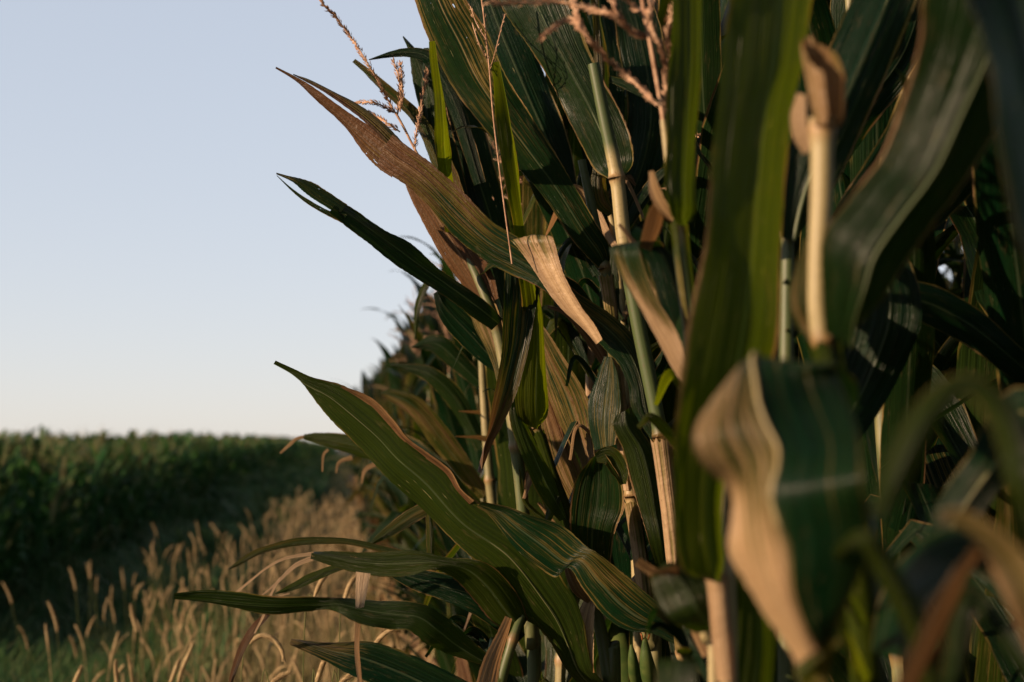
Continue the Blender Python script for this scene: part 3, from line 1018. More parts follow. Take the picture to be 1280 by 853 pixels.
leaf(p2, E((732, 748, 743, 750, 2.12), (722, 771, 742, 770), (717, 795, 742, 792), (725, 817, 742, 815), (739, 843, 742, 841), tilt=0.03, keel=0.004, dry=1.0, yel=0.1, brn=-0.4),
     Cn((737, 752, 4), (722, 735, 8), (713, 714, 6), (711, 704, 2), d=2.12, tilt=0.02, dry=0.8, yel=0.6))
leaf(p2, Cn((703, 650, 4), (681, 606, 13), (661, 562, 12), (646, 522, 9), (641, 495, 3), d=2.14, tilt=-0.02, keel=0.006, dry=0.15, yel=0.35))
leaf(p2, Cn((684, 652, 4), (690, 636, 6), (698, 620, 5), d=2.14, dry=0.0, yel=0.5))

# -- leaning plant with the tassel against the sky
p3 = plant('leaning corn plant with the slim brown tassel standing against the sky', (668, 900, 2.24))
stalk(p3, [(527, 200, 2.26), (548, 245, 2.26), (580, 310, 2.26), (619, 405, 2.24), (640, 520, 2.24), (655, 650, 2.24), (665, 800, 2.24), (668, 900, 2.24)], [2.0, 3, 5, 7, 8, 8, 9, 9], [0.4] * 8, [(0, 310), (0, 405), (0, 560)])


def tassel(root, stem, branches, d, r=0.0013, rg=None, size=1.0, per=2):
    m = MB()
    tube(m, [P(x, y, d) for x, y in stem], [r * 1.5] * len(stem), 0.4, 0.2, ns=6, sub=5)
    for b in branches:
        pth = np.array([P(x, y, d + (0.02 * math.sin(i * 1.7 + b[0][0]))) for i, (x, y) in enumerate(b)])
        tube(m, pth, [r] * len(b), 0.4, 0.2, ns=5, sub=5)
        spikelets(m, pth, 0.0036 / size, 0.0085 * size, 0.0014 * size, 0.62, rg, per)
    o = m.build('tassel', M_TASSEL, root)
    return o


tassel(p3, [(495, 142), (505, 160), (516, 182), (527, 202)],
       [[(497, 146), (485, 125), (470, 97), (452, 67), (437, 45), (420, 22), (402, 3), (392, -10)],
        [(497, 143), (500, 125), (499, 100), (492, 76)], [(500, 140), (503, 110), (501, 80)], [(492, 141), (475, 131), (462, 128), (440, 129)], [(500, 165), (485, 155), (470, 146), (449, 135)], [(519, 187), (520, 170), (527, 130), (535, 83)]],
       2.26, 0.0013, random.Random(3), 1.1, 3)
leaf(p3,
     E((616, 412, 627, 400, 2.23), (590, 396, 610, 381), (553, 370, 571, 351), (520, 348, 538, 327), (489, 328, 511, 304), (459, 303, 480, 286), (429, 280, 446, 263), (410, 267, 424, 249, 2.15), tilt=-0.03, keel=0.004, dry=0.08, yel=0.12, brn=0.2),
     E((424, 268, 434, 256, 2.15), (398, 253, 408, 239), (381, 241, 391, 228), (366, 228, 369, 221), (345, 218.3, 345.5, 217.3, 2.15), tilt=-0.01, keel=0.002, dry=0.25, yel=0.12, brn=0.2, u0=0.5, u1=1.0, v0=0.4),
     E((428, 279, 434, 268, 2.15), (406, 268.5, 412, 264), (384, 255.5, 388, 251), (365, 239.5, 367, 236.5), (346, 220, 346.5, 219, 2.15), tilt=0.01, keel=0.001, dry=0.2, yel=0.12, brn=0.2, u0=0.0, u1=0.35, v0=0.4))
leaf(p3, E((596, 345, 606, 332, 2.24), (618, 332, 640, 308, 2.18), (630, 338, 668, 328, 2.12), (629, 372, 673, 361, 2.1), (628, 410, 669, 395), (627, 445, 663, 428), (621, 480, 652, 470), (616, 502, 643, 498), (610, 540, 627, 532), (605, 562, 614, 556), (601, 592, 602, 590, 2.1),
           tilt=-0.015, keel=0.006, dry=0.30, yel=0.05, brn=0.6, tipdry=0.6))
leaf(p3, Cn((615, 378, 10, 2.25), (598, 350, 20), (566, 300, 21), (532, 248, 16), (506, 208, 7), (490, 185, 2, 2.28), tilt=0.03, keel=0.005, dry=0.85, yel=0.1, brn=0.85))
leaf(p3, Cn((590, 310, 8, 2.26), (562, 228, 13), (542, 182, 10), (515, 140, 8), (475, 104, 6), (443, 75, 0.8, 2.32), tilt=0.02, keel=0.005, dry=0.5, yel=0.25, brn=0.75))
leaf(p3, Cn((566, 290, 8, 2.24), (558, 225, 9, 2.16), (552, 170, 9, 2.0), (547, 115, 7), (542, 80, 4), (538, 52, 0.8, 1.98), tilt=-0.03, keel=0.006, **LIME))
leaf(p3, Cn((641, 530, 4, 2.3), (626, 450, 14), (608, 400, 18), (590, 350, 14), (576, 318, 3), tilt=0.03, keel=0.004, dry=0.48, yel=0.0, brn=-0.2))
leaf(p3, Cn((640, 400, 8, 2.34), (618, 290, 20), (590, 200, 26), (570, 120, 24), (565, 50, 12), (572, 10, 2), tilt=0.0, keel=0.006, dry=0.05, yel=0.05))
leaf(p3, Cn((600, 355, 8, 2.3), (572, 260, 16), (550, 170, 17), (538, 100, 10), (534, 60, 2), tilt=0.02, keel=0.006, dry=0.12, yel=0.1, brn=0.4))
leaf(p3, Cn((632, 470, 6, 2.4), (592, 424, 16), (562, 392, 14), (544, 366, 3), tilt=-0.01, keel=0.005, **DARK))
tassel(p2, [(640, 330), (628, 240), (617, 150), (612, 90), (606, 30), (600, -15)],
       [[(612, 92), (606, 30), (600, -15)], [(612, 90), (620, 62), (626, 38), (631, 18)], [(608, 50), (596, 30), (588, 8)], [(612, 80), (600, 58), (591, 32)]],
       1.95, 0.0007, random.Random(8), 0.7, 1)

# -- plant of the broad striped leaf that fans out of the top of the picture
p4 = plant('corn plant with the broad dark tan-striped leaf that fans out of the top edge', (820, 900, 2.08))
stalk(p4, [(727, 200, 2.1), (742, 270, 2.1), (756, 335, 2.1), (764, 390, 2.1), (768, 450, 2.1), (778, 545, 2.1), (789, 620, 2.1), (801, 700, 2.09), (812, 800, 2.08), (820, 900, 2.08)],
      [5, 6, 6.5, 7, 7, 7.5, 7.5, 8, 9, 9], [0.1, 0.1, 0.3, 0.5, 0.6, 0.8, 0.8, 0.3, 0.4, 0.5], [(0, 335), (0, 455), (0, 620)])
leaf(p4, E((751, 338, 762, 332, 2.1, 0.0, 0.002), (736, 323, 762, 308, 2.09, 0.01, 0.004), (711, 294, 748, 283), (676, 242, 720, 235), (638, 200, 692, 187), (600, 155, 660, 138), (566, 108, 632, 92, 2.07, 0.03, 0.004), (540, 60, 612, 46), (523, 15, 585, 5), (508, -40, 560, -45, 2.05),
           dry=0.22, yel=0.05, brn=0.0, tipdry=0.30, wave=0.001))
leaf(p4, E((742, 563, 769, 556, 2.08), (735, 530, 772, 525), (736, 498, 775, 505), (746, 470, 771, 470), (757, 446, 763, 446, 2.09), tilt=0.035, keel=-0.004, dry=0.30, yel=0.0, brn=0.1))
leaf(p4, E((720, 720, 762, 712, 2.08), (713, 668, 769, 665, 2.05), (713, 630, 780, 635), (722, 596, 776, 600), (739, 573, 757, 568, 2.03), tilt=0.0, keel=-0.009, dry=0.25, yel=0.1, brn=0.3),
     Cn((745, 573, 6, 2.03), (762, 570, 12), (775, 588, 11), (779, 606, 4), tilt=0.0, keel=-0.004, dry=0.0, yel=0.45))
leaf(p4, E((724, 722, 738, 640, 2.3), (727, 592, 748, 577, 2.22), (712, 553, 744, 547), (695, 517, 741, 517), (683, 484, 731, 488), (674, 450, 706, 449), (670, 418, 684, 415), (669, 400, 671, 399, 2.25), tilt=0.05, keel=0.003, dry=0.55, yel=0.0, brn=0.45),
     Cn((735, 650, 14, 2.3), (705, 592, 22), (690, 545, 18), (680, 500, 8), (676, 480, 2), tilt=0.03, dry=0.65, yel=0.1, brn=0.5))
leaf(p4, E((826, 726, 838, 718, 2.04), (812, 682, 836, 680, 2.0), (800, 640, 832, 640), (789, 600, 829, 600), (779, 562, 821, 567), (766, 534, 801, 537), (770, 520, 789, 508, 2.02), tilt=-0.015, keel=0.006, dry=0.08, yel=0.35))
leaf(p4, Cn((600, 230, 8, 2.25), (572, 140, 10), (548, 90, 10), (533, 71, 8), (512, 66, 6), (490, 68, 4), (461, 75, 0.6), keel=0.004, **DARK))
leaf(p4, Cn((610, 330, 10, 2.3), (575, 215, 18, 2.35), (542, 145, 14), (528, 95, 13), (516, 65, 5), (504, 46, 0.8), keel=0.005, **GREEN))
ear4 = MB()
tube(ear4, [P(820, 872, 2.04), P(813, 850, 2.0), P(808, 825, 1.98), P(806, 798, 1.98)], [0.006, 0.0115, 0.0095, 0.003], 0.3, 0.2, ns=12, sub=5)
eo = ear4.build('ear', M_HUSK, p4)
for q in ((803, 800, 800, 790), (810, 800, 812, 786), (806, 799, 806, 784)):
    m = MB(); tube(m, [P(q[0], q[1], 1.98), P((q[0] + q[2]) / 2 + 1, (q[1] + q[3]) / 2, 1.975), P(q[2], q[3], 1.98)], [0.0012, 0.0014, 0.0008], 0.3, 0.2, ns=5, sub=3); m.build('silk', M_SILK, eo)
ear4 = MB()
tube(ear4, [P(806, 870, 2.05), P(795, 850, 2.02), P(791, 825, 2.0), P(789, 806, 2.0)], [0.005, 0.0085, 0.007, 0.002], 0.3, 0.2, ns=12, sub=5)
ear4.build('ear', M_HUSK, p4)

# -- thin stalk with a dry tan leaf behind them
p9 = plant('thin corn plant left of the pale stalk, its narrow dry leaf a tan line', (752, 900, 2.5))
stalk(p9, [(706, 174, 2.5), (711, 230, 2.5), (728, 290, 2.5), (744, 340, 2.5), (746, 390, 2.5), (738, 450, 2.5), (738, 500, 2.5), (745, 600, 2.5), (752, 900, 2.5)], [3, 3.5, 4, 4, 4.5, 5, 5, 6, 7], [0.9] * 9, [(0, 174), (0, 380)])
leaf(p9, Cn((706, 176, 3, 2.5), (692, 152, 4), (676, 128, 4.5), (655, 95, 5), (640, 66, 5), (622, 34, 6), (600, -10, 6), tilt=0.02, **TAN))
leaf(p9, Cn((712, 250, 5, 2.48), (700, 190, 12), (694, 130, 14), (700, 60, 13), (712, -20, 12), tilt=-0.02, keel=0.006, dry=0.05, yel=0.3))
leaf(p9, Cn((738, 470, 5, 2.5), (722, 400, 16), (712, 330, 17), (716, 270, 10), (726, 215, 2), tilt=0.0, keel=0.006, dry=0.1, yel=0.35))
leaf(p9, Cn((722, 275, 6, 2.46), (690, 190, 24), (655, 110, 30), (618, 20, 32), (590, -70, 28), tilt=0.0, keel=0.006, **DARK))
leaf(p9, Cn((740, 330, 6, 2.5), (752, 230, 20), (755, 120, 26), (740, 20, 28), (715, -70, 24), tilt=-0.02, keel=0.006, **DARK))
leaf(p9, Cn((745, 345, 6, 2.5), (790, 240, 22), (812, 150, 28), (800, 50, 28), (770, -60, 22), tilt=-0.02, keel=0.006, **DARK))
leaf(p9, Cn((716, 246, 4, 2.48), (680, 165, 6), (672, 190, 5), (664, 215, 2), tilt=-0.02, dry=0.0, yel=0.6))
p10 = plant('corn plant with a small orange brown leaf base cupped round its thin stalk', (800, 900, 2.3))
stalk(p10, [(762, 262, 2.3), (770, 310, 2.3), (778, 400, 2.3), (786, 520, 2.3), (800, 900, 2.3)], [3.5, 4.5, 5, 5.5, 7], [0.9] * 5, [(0, 262)])
leaf(p10, Cn((764, 268, 4, 2.29), (752, 252, 10), (748, 228, 9), (750, 200, 8), (748, 150, 10), (752, 90, 9), (745, 20, 5), (742, -20, 4), tilt=-0.02, keel=0.006, dry=0.45, yel=0.3, brn=0.5))
leaf(p10, Cn((790, 560, 5, 2.3), (778, 460, 16), (768, 400, 16), (762, 350, 12), (768, 310, 3), tilt=0.01, keel=0.006, dry=0.1, yel=0.2))

# -- the low plant whose leaves hang over the foxtails
p8 = plant('low corn plant at bottom centre with long leaves hanging left over the foxtails', (616, 900, 2.08))
stalk(p8, [(652, 770, 2.1), (641, 800, 2.08), (626, 853, 2.08), (616, 900, 2.08)], [5, 6, 7, 8], [0.3] * 4, [(0, 800)])
leaf(p8, E((640, 797, 660, 775, 2.1), (610, 773, 650, 748), (590, 748, 626, 716), (566, 722, 600, 700), (541, 713, 560, 697, 2.05, -0.02), (512, 721, 518, 688), (482, 722, 486, 690), (450, 717, 452, 691), (420, 709, 420, 690), (388, 699, 390, 690.5, 2.05), keel=0.004, dry=0.1, yel=0.45, brn=0.4),
     Cn((392, 692, 2.4, 2.05), (357, 698, 1.8), (335, 709, 1.4), (318, 722, 1.2), (295, 741, 1.5), (276, 757, 0.6), keel=0.0, dry=0.95, yel=0.4, brn=-0.7, nu=5),
     Cn((392, 697, 3, 2.05), (368, 708, 2.6), (345, 730, 1.6), (322, 749, 0.6), keel=0.0, dry=0.95, yel=0.4, brn=-0.7, nu=5),
     Cn((350, 722, 1.2, 2.05), (338, 745, 1.5), (330, 768, 1.6), (318, 792, 1.0), keel=0.0, dry=0.95, brn=-0.8, nu=5),
     Cn((362, 742, 1, 2.05), (345, 748, 1.3), (333, 760, 0.5), keel=0.0, dry=0.95, brn=-0.8, nu=5))
leaf(p8, E((612, 834, 622, 830, 2.08), (584, 826, 603, 812), (556, 816, 578, 790), (533, 805, 556, 770, 2.04, -0.02), (512, 789, 535, 757), (488, 788, 507, 751), (465, 783, 470, 752, 2.03, -0.04), (440, 774, 440, 750), (412, 763, 414, 747, 2.03, 0.0), (380, 765, 382, 744, 2.03, 0.03), (345, 767, 345, 744), (300, 762, 300, 742), (255, 752, 255, 741), (218, 744.5, 218, 743.5, 2.03),
           keel=0.005, dry=0.08, yel=0.25, brn=0.3))
leaf(p8, E((560, 895, 640, 880, 2.1), (520, 880, 580, 850), (480, 862, 522, 822), (440, 845, 465, 802), (405, 826, 410, 803), (362, 806, 364, 800, 2.1), tilt=-0.02, keel=0.006, dry=0.1, yel=0.0, brn=0.2, tipdry=0.5))
leaf(p8, Cn((650, 800, 8, 2.14), (600, 750, 20), (560, 735, 17), (520, 724, 14), (488, 716, 4), tilt=-0.01, keel=0.005, **DARK))
leaf(p8, Cn((630, 780, 5, 2.12), (560, 710, 6), (520, 700, 7), (490, 690, 5), (440, 678, 4), (400, 676, 4.5), (368, 678, 5), (338, 685, 4), (318, 692, 4), (300, 703, 3), (285, 712, 0.8), keel=0.003, dry=0.35, yel=0.4, brn=0.5))
leaf(p8, Cn((520, 704, 3, 2.14), (440, 706, 4), (395, 720, 6), (370, 732, 5), (345, 742, 1), keel=0.003, dry=0.2, yel=0.5))
leaf(p8, Cn((636, 772, 5, 2.03), (626, 798, 8), (614, 830, 12), (603, 872, 14), tilt=0.02, keel=0.003, dry=1.0, yel=0.1, brn=-0.6))
leaf(p8, Cn((454, 716, 9, 2.03), (451, 745, 6.5), (448, 775, 4), (446, 805, 3.5), (448, 835, 3.5), (452, 865, 2), tilt=0.006, keel=0.0004, dry=1.0, yel=0.1, brn=-1.0, nu=7), label='pale dry strip hanging down')
leaf(p8, Cn((342, 752, 2.5, 2.06), (332, 770, 4), (318, 785, 5), (303, 810, 5), (292, 840, 3.5), (285, 865, 2), keel=0.002, dry=0.9, yel=0.5, brn=0.7, nu=7), label='rusty orange dried leaf tip')
leaf(p8, Cn((600, 640, 5, 2.2), (560, 628, 8), (525, 640, 9), (505, 652, 9), (480, 669, 6), (461, 681, 0.8), keel=0.004, dry=0.4, yel=0.3, brn=0.2),
     Cn((536, 636, 4, 2.2), (538, 680, 5), (539, 710, 4), (541, 732, 0.8), keel=0.003, dry=0.3, yel=0.4))

# -- blurred plant behind, whose frayed leaf shows over the far field
p11 = plant('blurred corn plant with a frayed leaf end crossing the distant field edge', (640, 900, 3.0))
stalk(p11, [(600, 420, 3.0), (612, 600, 3.0), (640, 900, 3.0)], [4, 6, 7], [0.5] * 3, [(0, 600)])
leaf(p11, Cn((606, 640, 6, 3.0), (560, 603, 12), (500, 575, 13), (440, 556, 12), (400, 548, 7), (380, 546, 3), keel=0.006, dry=0.2, yel=0.5),
     Cn((390, 545, 2, 3.0), (372, 548, 2), (362, 556, 2), (350, 567, 1), keel=0, dry=1.0, nu=5), Cn((410, 562, 2, 3.0), (404, 570, 1.5), (403, 590, 1), keel=0, dry=0.9, nu=5), Cn((440, 572, 3, 3.0), (424, 578, 2), (420, 592, 1), keel=0, dry=0.9, nu=5),
     Cn((470, 580, 3, 3.0), (456, 588, 2.5), (452, 605, 1), keel=0, dry=0.9, nu=5))
leaf(p11, Cn((606, 620, 8, 3.1), (560, 560, 14), (520, 510, 13), (490, 494, 8), (476, 492, 1), keel=0.006, dry=0.45, yel=0.3, brn=0.3))
leaf(p11, Cn((603, 560, 8, 3.1), (570, 500, 12), (540, 470, 10), (510, 460, 5), (488, 456, 1), keel=0.006, dry=0.1, yel=0.2))
leaf(p11, Cn((601, 480, 8, 3.1), (570, 450, 12), (545, 430, 12), (515, 434, 1), keel=0.006, dry=0.1, yel=0.1))
leaf(p11, Cn((575, 420, 3, 2.9), (545, 345, 4), (532, 358, 4.5), (522, 385, 4), (519, 425, 1), keel=0.002, dry=0.0, yel=0.5))

# -- foreground plant with the tassel hanging in from the top
p7 = plant('blurred corn plant with the pinkish tassel spreading below the top edge', (905, 900, 1.34))
stalk(p7, [(829, 150, 1.35), (838, 215, 1.35), (848, 275, 1.35), (855, 340, 1.35), (864, 410, 1.35), (878, 520, 1.35), (890, 640, 1.35), (905, 900, 1.34)], [4, 6, 8, 8.5, 9, 10, 10, 11], [0.7, 0.7, 0.7, 0.1, 0.1, 0.3, 0.3, 0.4], [(0, 275)])
tassel(p7, [(829, 152), (826, 130), (820, 95), (812, 50), (805, 15), (801, -15)],
       [[(822, 132), (790, 100), (765, 80), (740, 52), (725, 34), (717, 0), (714, -30)], [(728, 40), (716, 25), (697, 30), (677, 47)], [(812, 48), (790, 40), (765, 18), (727, 9), (690, 2), (640, 4), (610, 2)], [(812, 50), (787, 37), (770, 14), (758, -20)],
        [(830, 145), (833, 90), (826, 60), (812, 25), (818, -20)], [(808, 30), (812, 15), (795, 12), (780, -8)], [(838, 70), (834, 40), (842, 10), (846, -20)]],
       1.35, 0.0013, random.Random(4), 0.95, 3)
leaf(p7, E((845, 280, 860, 278, 1.34), (833, 255, 868, 264, 1.31), (830, 220, 870, 220), (834, 150, 873, 150), (837, 80, 875, 80), (838, 0, 874, 0), (838, -50, 872, -50, 1.3), tilt=-0.03, keel=0.005, dry=0.03, yel=0.5))
leaf(p7, Cn((846, 276, 5, 1.35), (829, 259, 9), (819, 238, 8), (815, 214, 3), tilt=0.02, keel=0.004, dry=0.95, yel=0.1),
     Cn((846, 275, 5, 1.38), (824, 262, 9), (815, 285, 10), (806, 312, 7), tilt=0.03, keel=0.003, dry=0.9, yel=0.0))
leaf(p7, E((862, 462, 876, 440, 1.36), (836, 402, 872, 366, 1.42), (808, 342, 842, 328, 1.43), (796, 306, 826, 304, 1.41), (770, 305, 805, 300, 1.37), (761, 314, 797, 310, 1.35, 0.03), (774, 345, 808, 348), (790, 372, 820, 378), (806, 398, 835, 403), (824, 428, 848, 430), (846, 466, 856, 456, 1.34), (870, 502, 878, 494, 1.34),
           tilt=0.0, keel=0.002, dry=0.0, yel=0.1, tipdry=1.6, brn=-0.4))
leaf(p7, Cn((884, 560, 6, 1.36), (872, 470, 20, 1.42), (850, 400, 22), (828, 330, 16), (806, 300, 8), (790, 290, 2), tilt=-0.02, keel=0.006, **DARK))
leaf(p7, Cn((900, 860, 10, 1.3), (880, 780, 30, 1.38), (868, 660, 26), (872, 540, 22), tilt=-0.02, keel=0.006, **DARK))
leaf(p7, E((818, 885, 876, 885, 1.0), (820, 850, 873, 850), (821, 829, 872, 827), (823, 826, 870, 824, 1.02), (826, 860, 872, 862, 1.1), (880, 890, 905, 900, 1.34), tilt=0.0, keel=0.003, dry=0.0, yel=0.2))

# -- foreground plant of the huge upright leaf
p6 = plant('blurred foreground corn plant with the tallest upright bright green leaf right of centre', (913, 900, 1.1))
stalk(p6, [(912, 540, 1.12), (901, 620, 1.12), (896, 715, 1.1), (902, 790, 1.1), (913, 900, 1.1)], [8, 9, 10, 10.5, 11], [0.6, 0.8, 0.75, 0.7, 0.6], [(0, 716)])
leaf(p6, E((882, 724, 900, 716, 1.1, -0.01), (856, 714, 904, 700, 1.08, -0.03), (845, 660, 902, 655), (843, 610, 905, 600), (842, 560, 925, 540), (847, 500, 952, 480, 1.05, -0.05), (857, 426, 972, 420), (874, 333, 978, 340), (886, 213, 985, 213), (896, 140, 993, 125), (903, 87, 1004, 75), (911, 0, 1012, 0), (916, -60, 1018, -60, 1.05),
           keel=0.010, dry=0.04, yel=0.62, wave=0.001))
leaf(p6, E((872, 792, 900, 780, 1.12), (860, 788, 896, 765), (838, 775, 893, 748, 1.1), (822, 753, 886, 730), (814, 724, 862, 716), (818, 714, 842, 704, 1.12), tilt=-0.02, keel=0.006, dry=0.05, yel=0.3),
     E((814, 723, 819, 713, 1.1), (834, 729, 838, 708), (850, 722, 848, 708), tilt=0.03, keel=0.003, dry=0.9, yel=0.0))
leaf(p6, E((905, 880, 960, 880, 1.15), (915, 800, 968, 800), (918, 720, 965, 720), (925, 640, 955, 640), (935, 600, 945, 600), d=1.15, tilt=-0.03, keel=0.006, dry=0.1, yel=0.5))
p12 = plant('pale lit corn stalk leaning at bottom right of centre, left of the thicker stalk', (893, 900, 1.22))
stalk(p12, [(876, 765, 1.22), (882, 800, 1.22), (893, 900, 1.22)], [5, 6.5, 7], [0.95] * 3, [(0, 770)])
leaf(p12, Cn((877, 770, 5, 1.22), (870, 740, 12), (872, 690, 12), (880, 620, 8), tilt=0.02, keel=0.004, **BROWN))

# -- foreground plant on the right: thick pale stalk, folded leaf
p5 = plant('blurred foreground corn plant with a thick pale stalk and large folded tan and green leaf', (1088, 900, 0.96))
stalk(p5, [(1028, 148, 0.97), (1027, 240, 0.97), (1023, 330, 0.97), (1024, 400, 0.97), (1040, 470, 0.97), (1056, 580, 0.96), (1070, 720, 0.96), (1088, 900, 0.96)], [15, 14, 13, 13, 14, 15, 16, 17], [0.95, 0.9, 0.85, 0.7, 0.1, 0.1, 0.2, 0.3], [(0, 160), (0, 425)])


def cup(root, axis, radii, d, dry, brn, open_dir=-1.3, seam=1.1, name='husk'):
    """dead leaf base standing round the stalk like a torn cup, lower in front"""
    A = catmull(np.column_stack([np.array(axis, float), np.array(radii, float)]), 22)
    na = 34
    a = open_dir + seam / 2 + np.linspace(0, 6.283 - seam, na)
    g = random.Random(4)
    top = 0.42 + 0.56 * np.abs(np.cos((a - open_dir) / 2 + 1.5708)) + np.array([g.uniform(-0.03, 0.03) for _ in range(na)])
    n = 22
    p = np.zeros((n, na, 3)); uv = np.zeros((n, na, 2))
    for j in range(na):
        tt = np.linspace(0, 1, n) * top[j] * (n - 1)
        x, y, q = (np.interp(tt, np.arange(n), A[:, c]) for c in range(3))
        q = q * (1 + 0.10 * math.sin(3 * a[j] + 1) + 0.05 * math.sin(7 * a[j])) / FPX * d
        for i in range(n):
            p[i, j] = P(x[i], y[i], d) + RT * math.cos(a[j]) * q[i] + FW * math.sin(a[j]) * q[i]
        uv[:, j, 0] = 0.07 + 0.38 * j / na; uv[:, j, 1] = tt / n * 0.09
    info = np.zeros((n, na, 4)); info[..., 0] = dry; info[..., 1] = 0.4; info[..., 2] = 0.37; info[..., 3] = brn
    m = MB(); m.grid(p, uv, info)
    return m.build(name, M_LEAF, root)


cup(p5, [(1034, 158), (1036, 146), (1034, 122), (1031, 95), (1024, 70), (1018, 42)], [15, 18, 21, 23, 21, 16], 0.96, 0.75, 0.35)
leaf(p5, E((1030, 414, 1058, 420, 0.95), (1026, 345, 1100, 380, 0.93), (1028, 296, 1130, 330), (1064, 243, 1168, 272), (1104, 190, 1205, 220), (1130, 115, 1245, 160), (1146, 50, 1285, 105), (1150, 0, 1320, 50), (1155, -60, 1350, -10, 0.88), tilt=-0.02, keel=0.016, dry=0.03, yel=0.1, wave=0.001), rib=dict(r=0.0014, dry=0.0))
leaf(p5,
     E((1030, 560, 1060, 520, 0.97, 0.0, 0.002), (990, 520, 1075, 500, 0.92), (950, 482, 1066, 468, 0.88), (926, 466, 1050, 452, 0.83, 0.02, -0.004), (912, 472, 1046, 456, 0.80, 0.03, -0.012), (885, 505, 1048, 466, 0.785, -0.02, -0.006), (865, 545, 1058, 495, 0.775, -0.035, -0.006),
       (878, 580, 1072, 540, 0.765, -0.01, -0.010), (912, 618, 1084, 588, 0.76, 0.05, -0.024), (912, 685, 1086, 648), (940, 732, 1074, 705), (972, 786, 1054, 760, 0.77, 0.04, -0.014), (996, 832, 1044, 792, 0.775, 0.02, -0.004),
       dry=0.42, yel=0.0, brn=-0.25, tipdry=0.5, wave=0.0025, right=0.20, m=[0.5, 0.45, 0.32, 0.20, 0.27, 0.35, 0.42, 0.45, 0.46, 0.54, 0.58, 0.64, 0.65]),
     E((996, 832, 1044, 792, 0.776, 0.02), (1000, 852, 1052, 802, 0.775, 0.02), (1004, 838, 1046, 800, 0.80), (1000, 900, 1036, 880, 0.81), tilt=0.0, keel=0.001, dry=0.35, yel=0.7), rib=dict(r=0.0019, dry=0.9))
leaf(p5, Cn((1078, 780, 6, 0.94), (1046, 712, 8, 0.78), (1058, 684, 10, 0.72), (1082, 674, 12, 0.7), (1102, 702, 15), (1126, 745, 16), (1148, 795, 15), (1168, 870, 13, 0.7), tilt=0.0, keel=0.003, dry=0.1, yel=0.5))
leaf(p5, E((1068, 850, 1090, 850, 0.95), (1045, 775, 1056, 772, 0.8), (1038, 735, 1064, 730), (1032, 697, 1072, 690, 0.78), tilt=-0.02, keel=0.004, dry=0.2, yel=0.8, brn=0.2))
leaf(p5, Cn((1010, 190, 6, 1.0), (1000, 170, 9), (997, 145, 9), (1002, 118, 4), tilt=0.02, **TAN))
leaf(p5, Cn((1040, 450, 8, 0.98), (1015, 410, 16, 1.0), (1000, 380, 16), (1003, 340, 10), (1012, 300, 3), tilt=0.02, keel=0.005, dry=0.45, yel=0.0))

p13 = plant('shaded corn plant with a wide dark leaf and pale midrib behind the thick pale stalk', (985, 900, 1.35))
stalk(p13, [(985, 290, 1.37), (983, 500, 1.36), (985, 900, 1.35)], [8, 10, 12], [0.3] * 3, [(0, 290)])
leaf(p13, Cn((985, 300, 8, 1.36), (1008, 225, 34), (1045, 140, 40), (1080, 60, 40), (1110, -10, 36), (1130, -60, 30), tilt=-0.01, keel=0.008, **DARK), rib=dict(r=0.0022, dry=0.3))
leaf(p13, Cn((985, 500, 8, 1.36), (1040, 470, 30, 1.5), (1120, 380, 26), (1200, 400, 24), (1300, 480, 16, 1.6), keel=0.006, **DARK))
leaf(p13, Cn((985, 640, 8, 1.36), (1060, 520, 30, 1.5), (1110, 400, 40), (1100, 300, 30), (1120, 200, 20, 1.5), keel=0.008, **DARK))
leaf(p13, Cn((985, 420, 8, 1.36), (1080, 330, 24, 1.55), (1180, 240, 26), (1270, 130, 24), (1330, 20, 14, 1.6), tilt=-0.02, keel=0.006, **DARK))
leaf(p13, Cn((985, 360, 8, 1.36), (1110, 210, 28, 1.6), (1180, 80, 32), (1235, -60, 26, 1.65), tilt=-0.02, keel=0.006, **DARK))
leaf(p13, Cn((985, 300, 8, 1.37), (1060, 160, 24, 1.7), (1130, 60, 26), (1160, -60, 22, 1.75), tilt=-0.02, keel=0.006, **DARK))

# -- nearest plant, at the right edge
p14 = plant('nearest blurred corn plant at the right edge with arching leaf and rusty orange leaf', (1330, 900, 0.66))
stalk(p14, [(1350, -60, 0.68), (1342, 300, 0.67), (1335, 600, 0.66), (1330, 900, 0.66)], [12, 16, 18, 20], [0.3] * 4, [(0, 300), (0, 700)])
leaf(p14, Cn((1334, 760, 10, 0.67), (1285, 630, 18, 0.62), (1268, 560, 20), (1250, 515, 18), (1220, 484, 14), (1185, 488, 15), (1150, 530, 20), (1120, 590, 18), (1098, 645, 10, 0.64), tilt=0.0, keel=0.004, dry=0.1, yel=0.4))
leaf(p14, Cn((1333, 860, 14, 0.66), (1296, 770, 22, 0.6), (1262, 700, 20), (1226, 660, 12), (1196, 642, 7), (1172, 640, 1, 0.62), tilt=0.02, keel=0.005, dry=0.55, yel=0.1, brn=0.3))
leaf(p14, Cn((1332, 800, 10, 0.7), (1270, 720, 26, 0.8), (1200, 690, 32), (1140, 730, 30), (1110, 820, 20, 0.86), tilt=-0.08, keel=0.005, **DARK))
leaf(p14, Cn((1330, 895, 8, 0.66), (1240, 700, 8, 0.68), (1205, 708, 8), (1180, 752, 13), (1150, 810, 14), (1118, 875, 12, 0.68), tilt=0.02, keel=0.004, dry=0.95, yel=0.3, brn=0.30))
leaf(p14, Cn((1330, 895, 8, 0.66), (1230, 760, 12, 0.7), (1205, 760, 16), (1195, 820, 16), (1185, 890, 12, 0.7), tilt=0.0, keel=0.004, dry=0.05, yel=0.2))
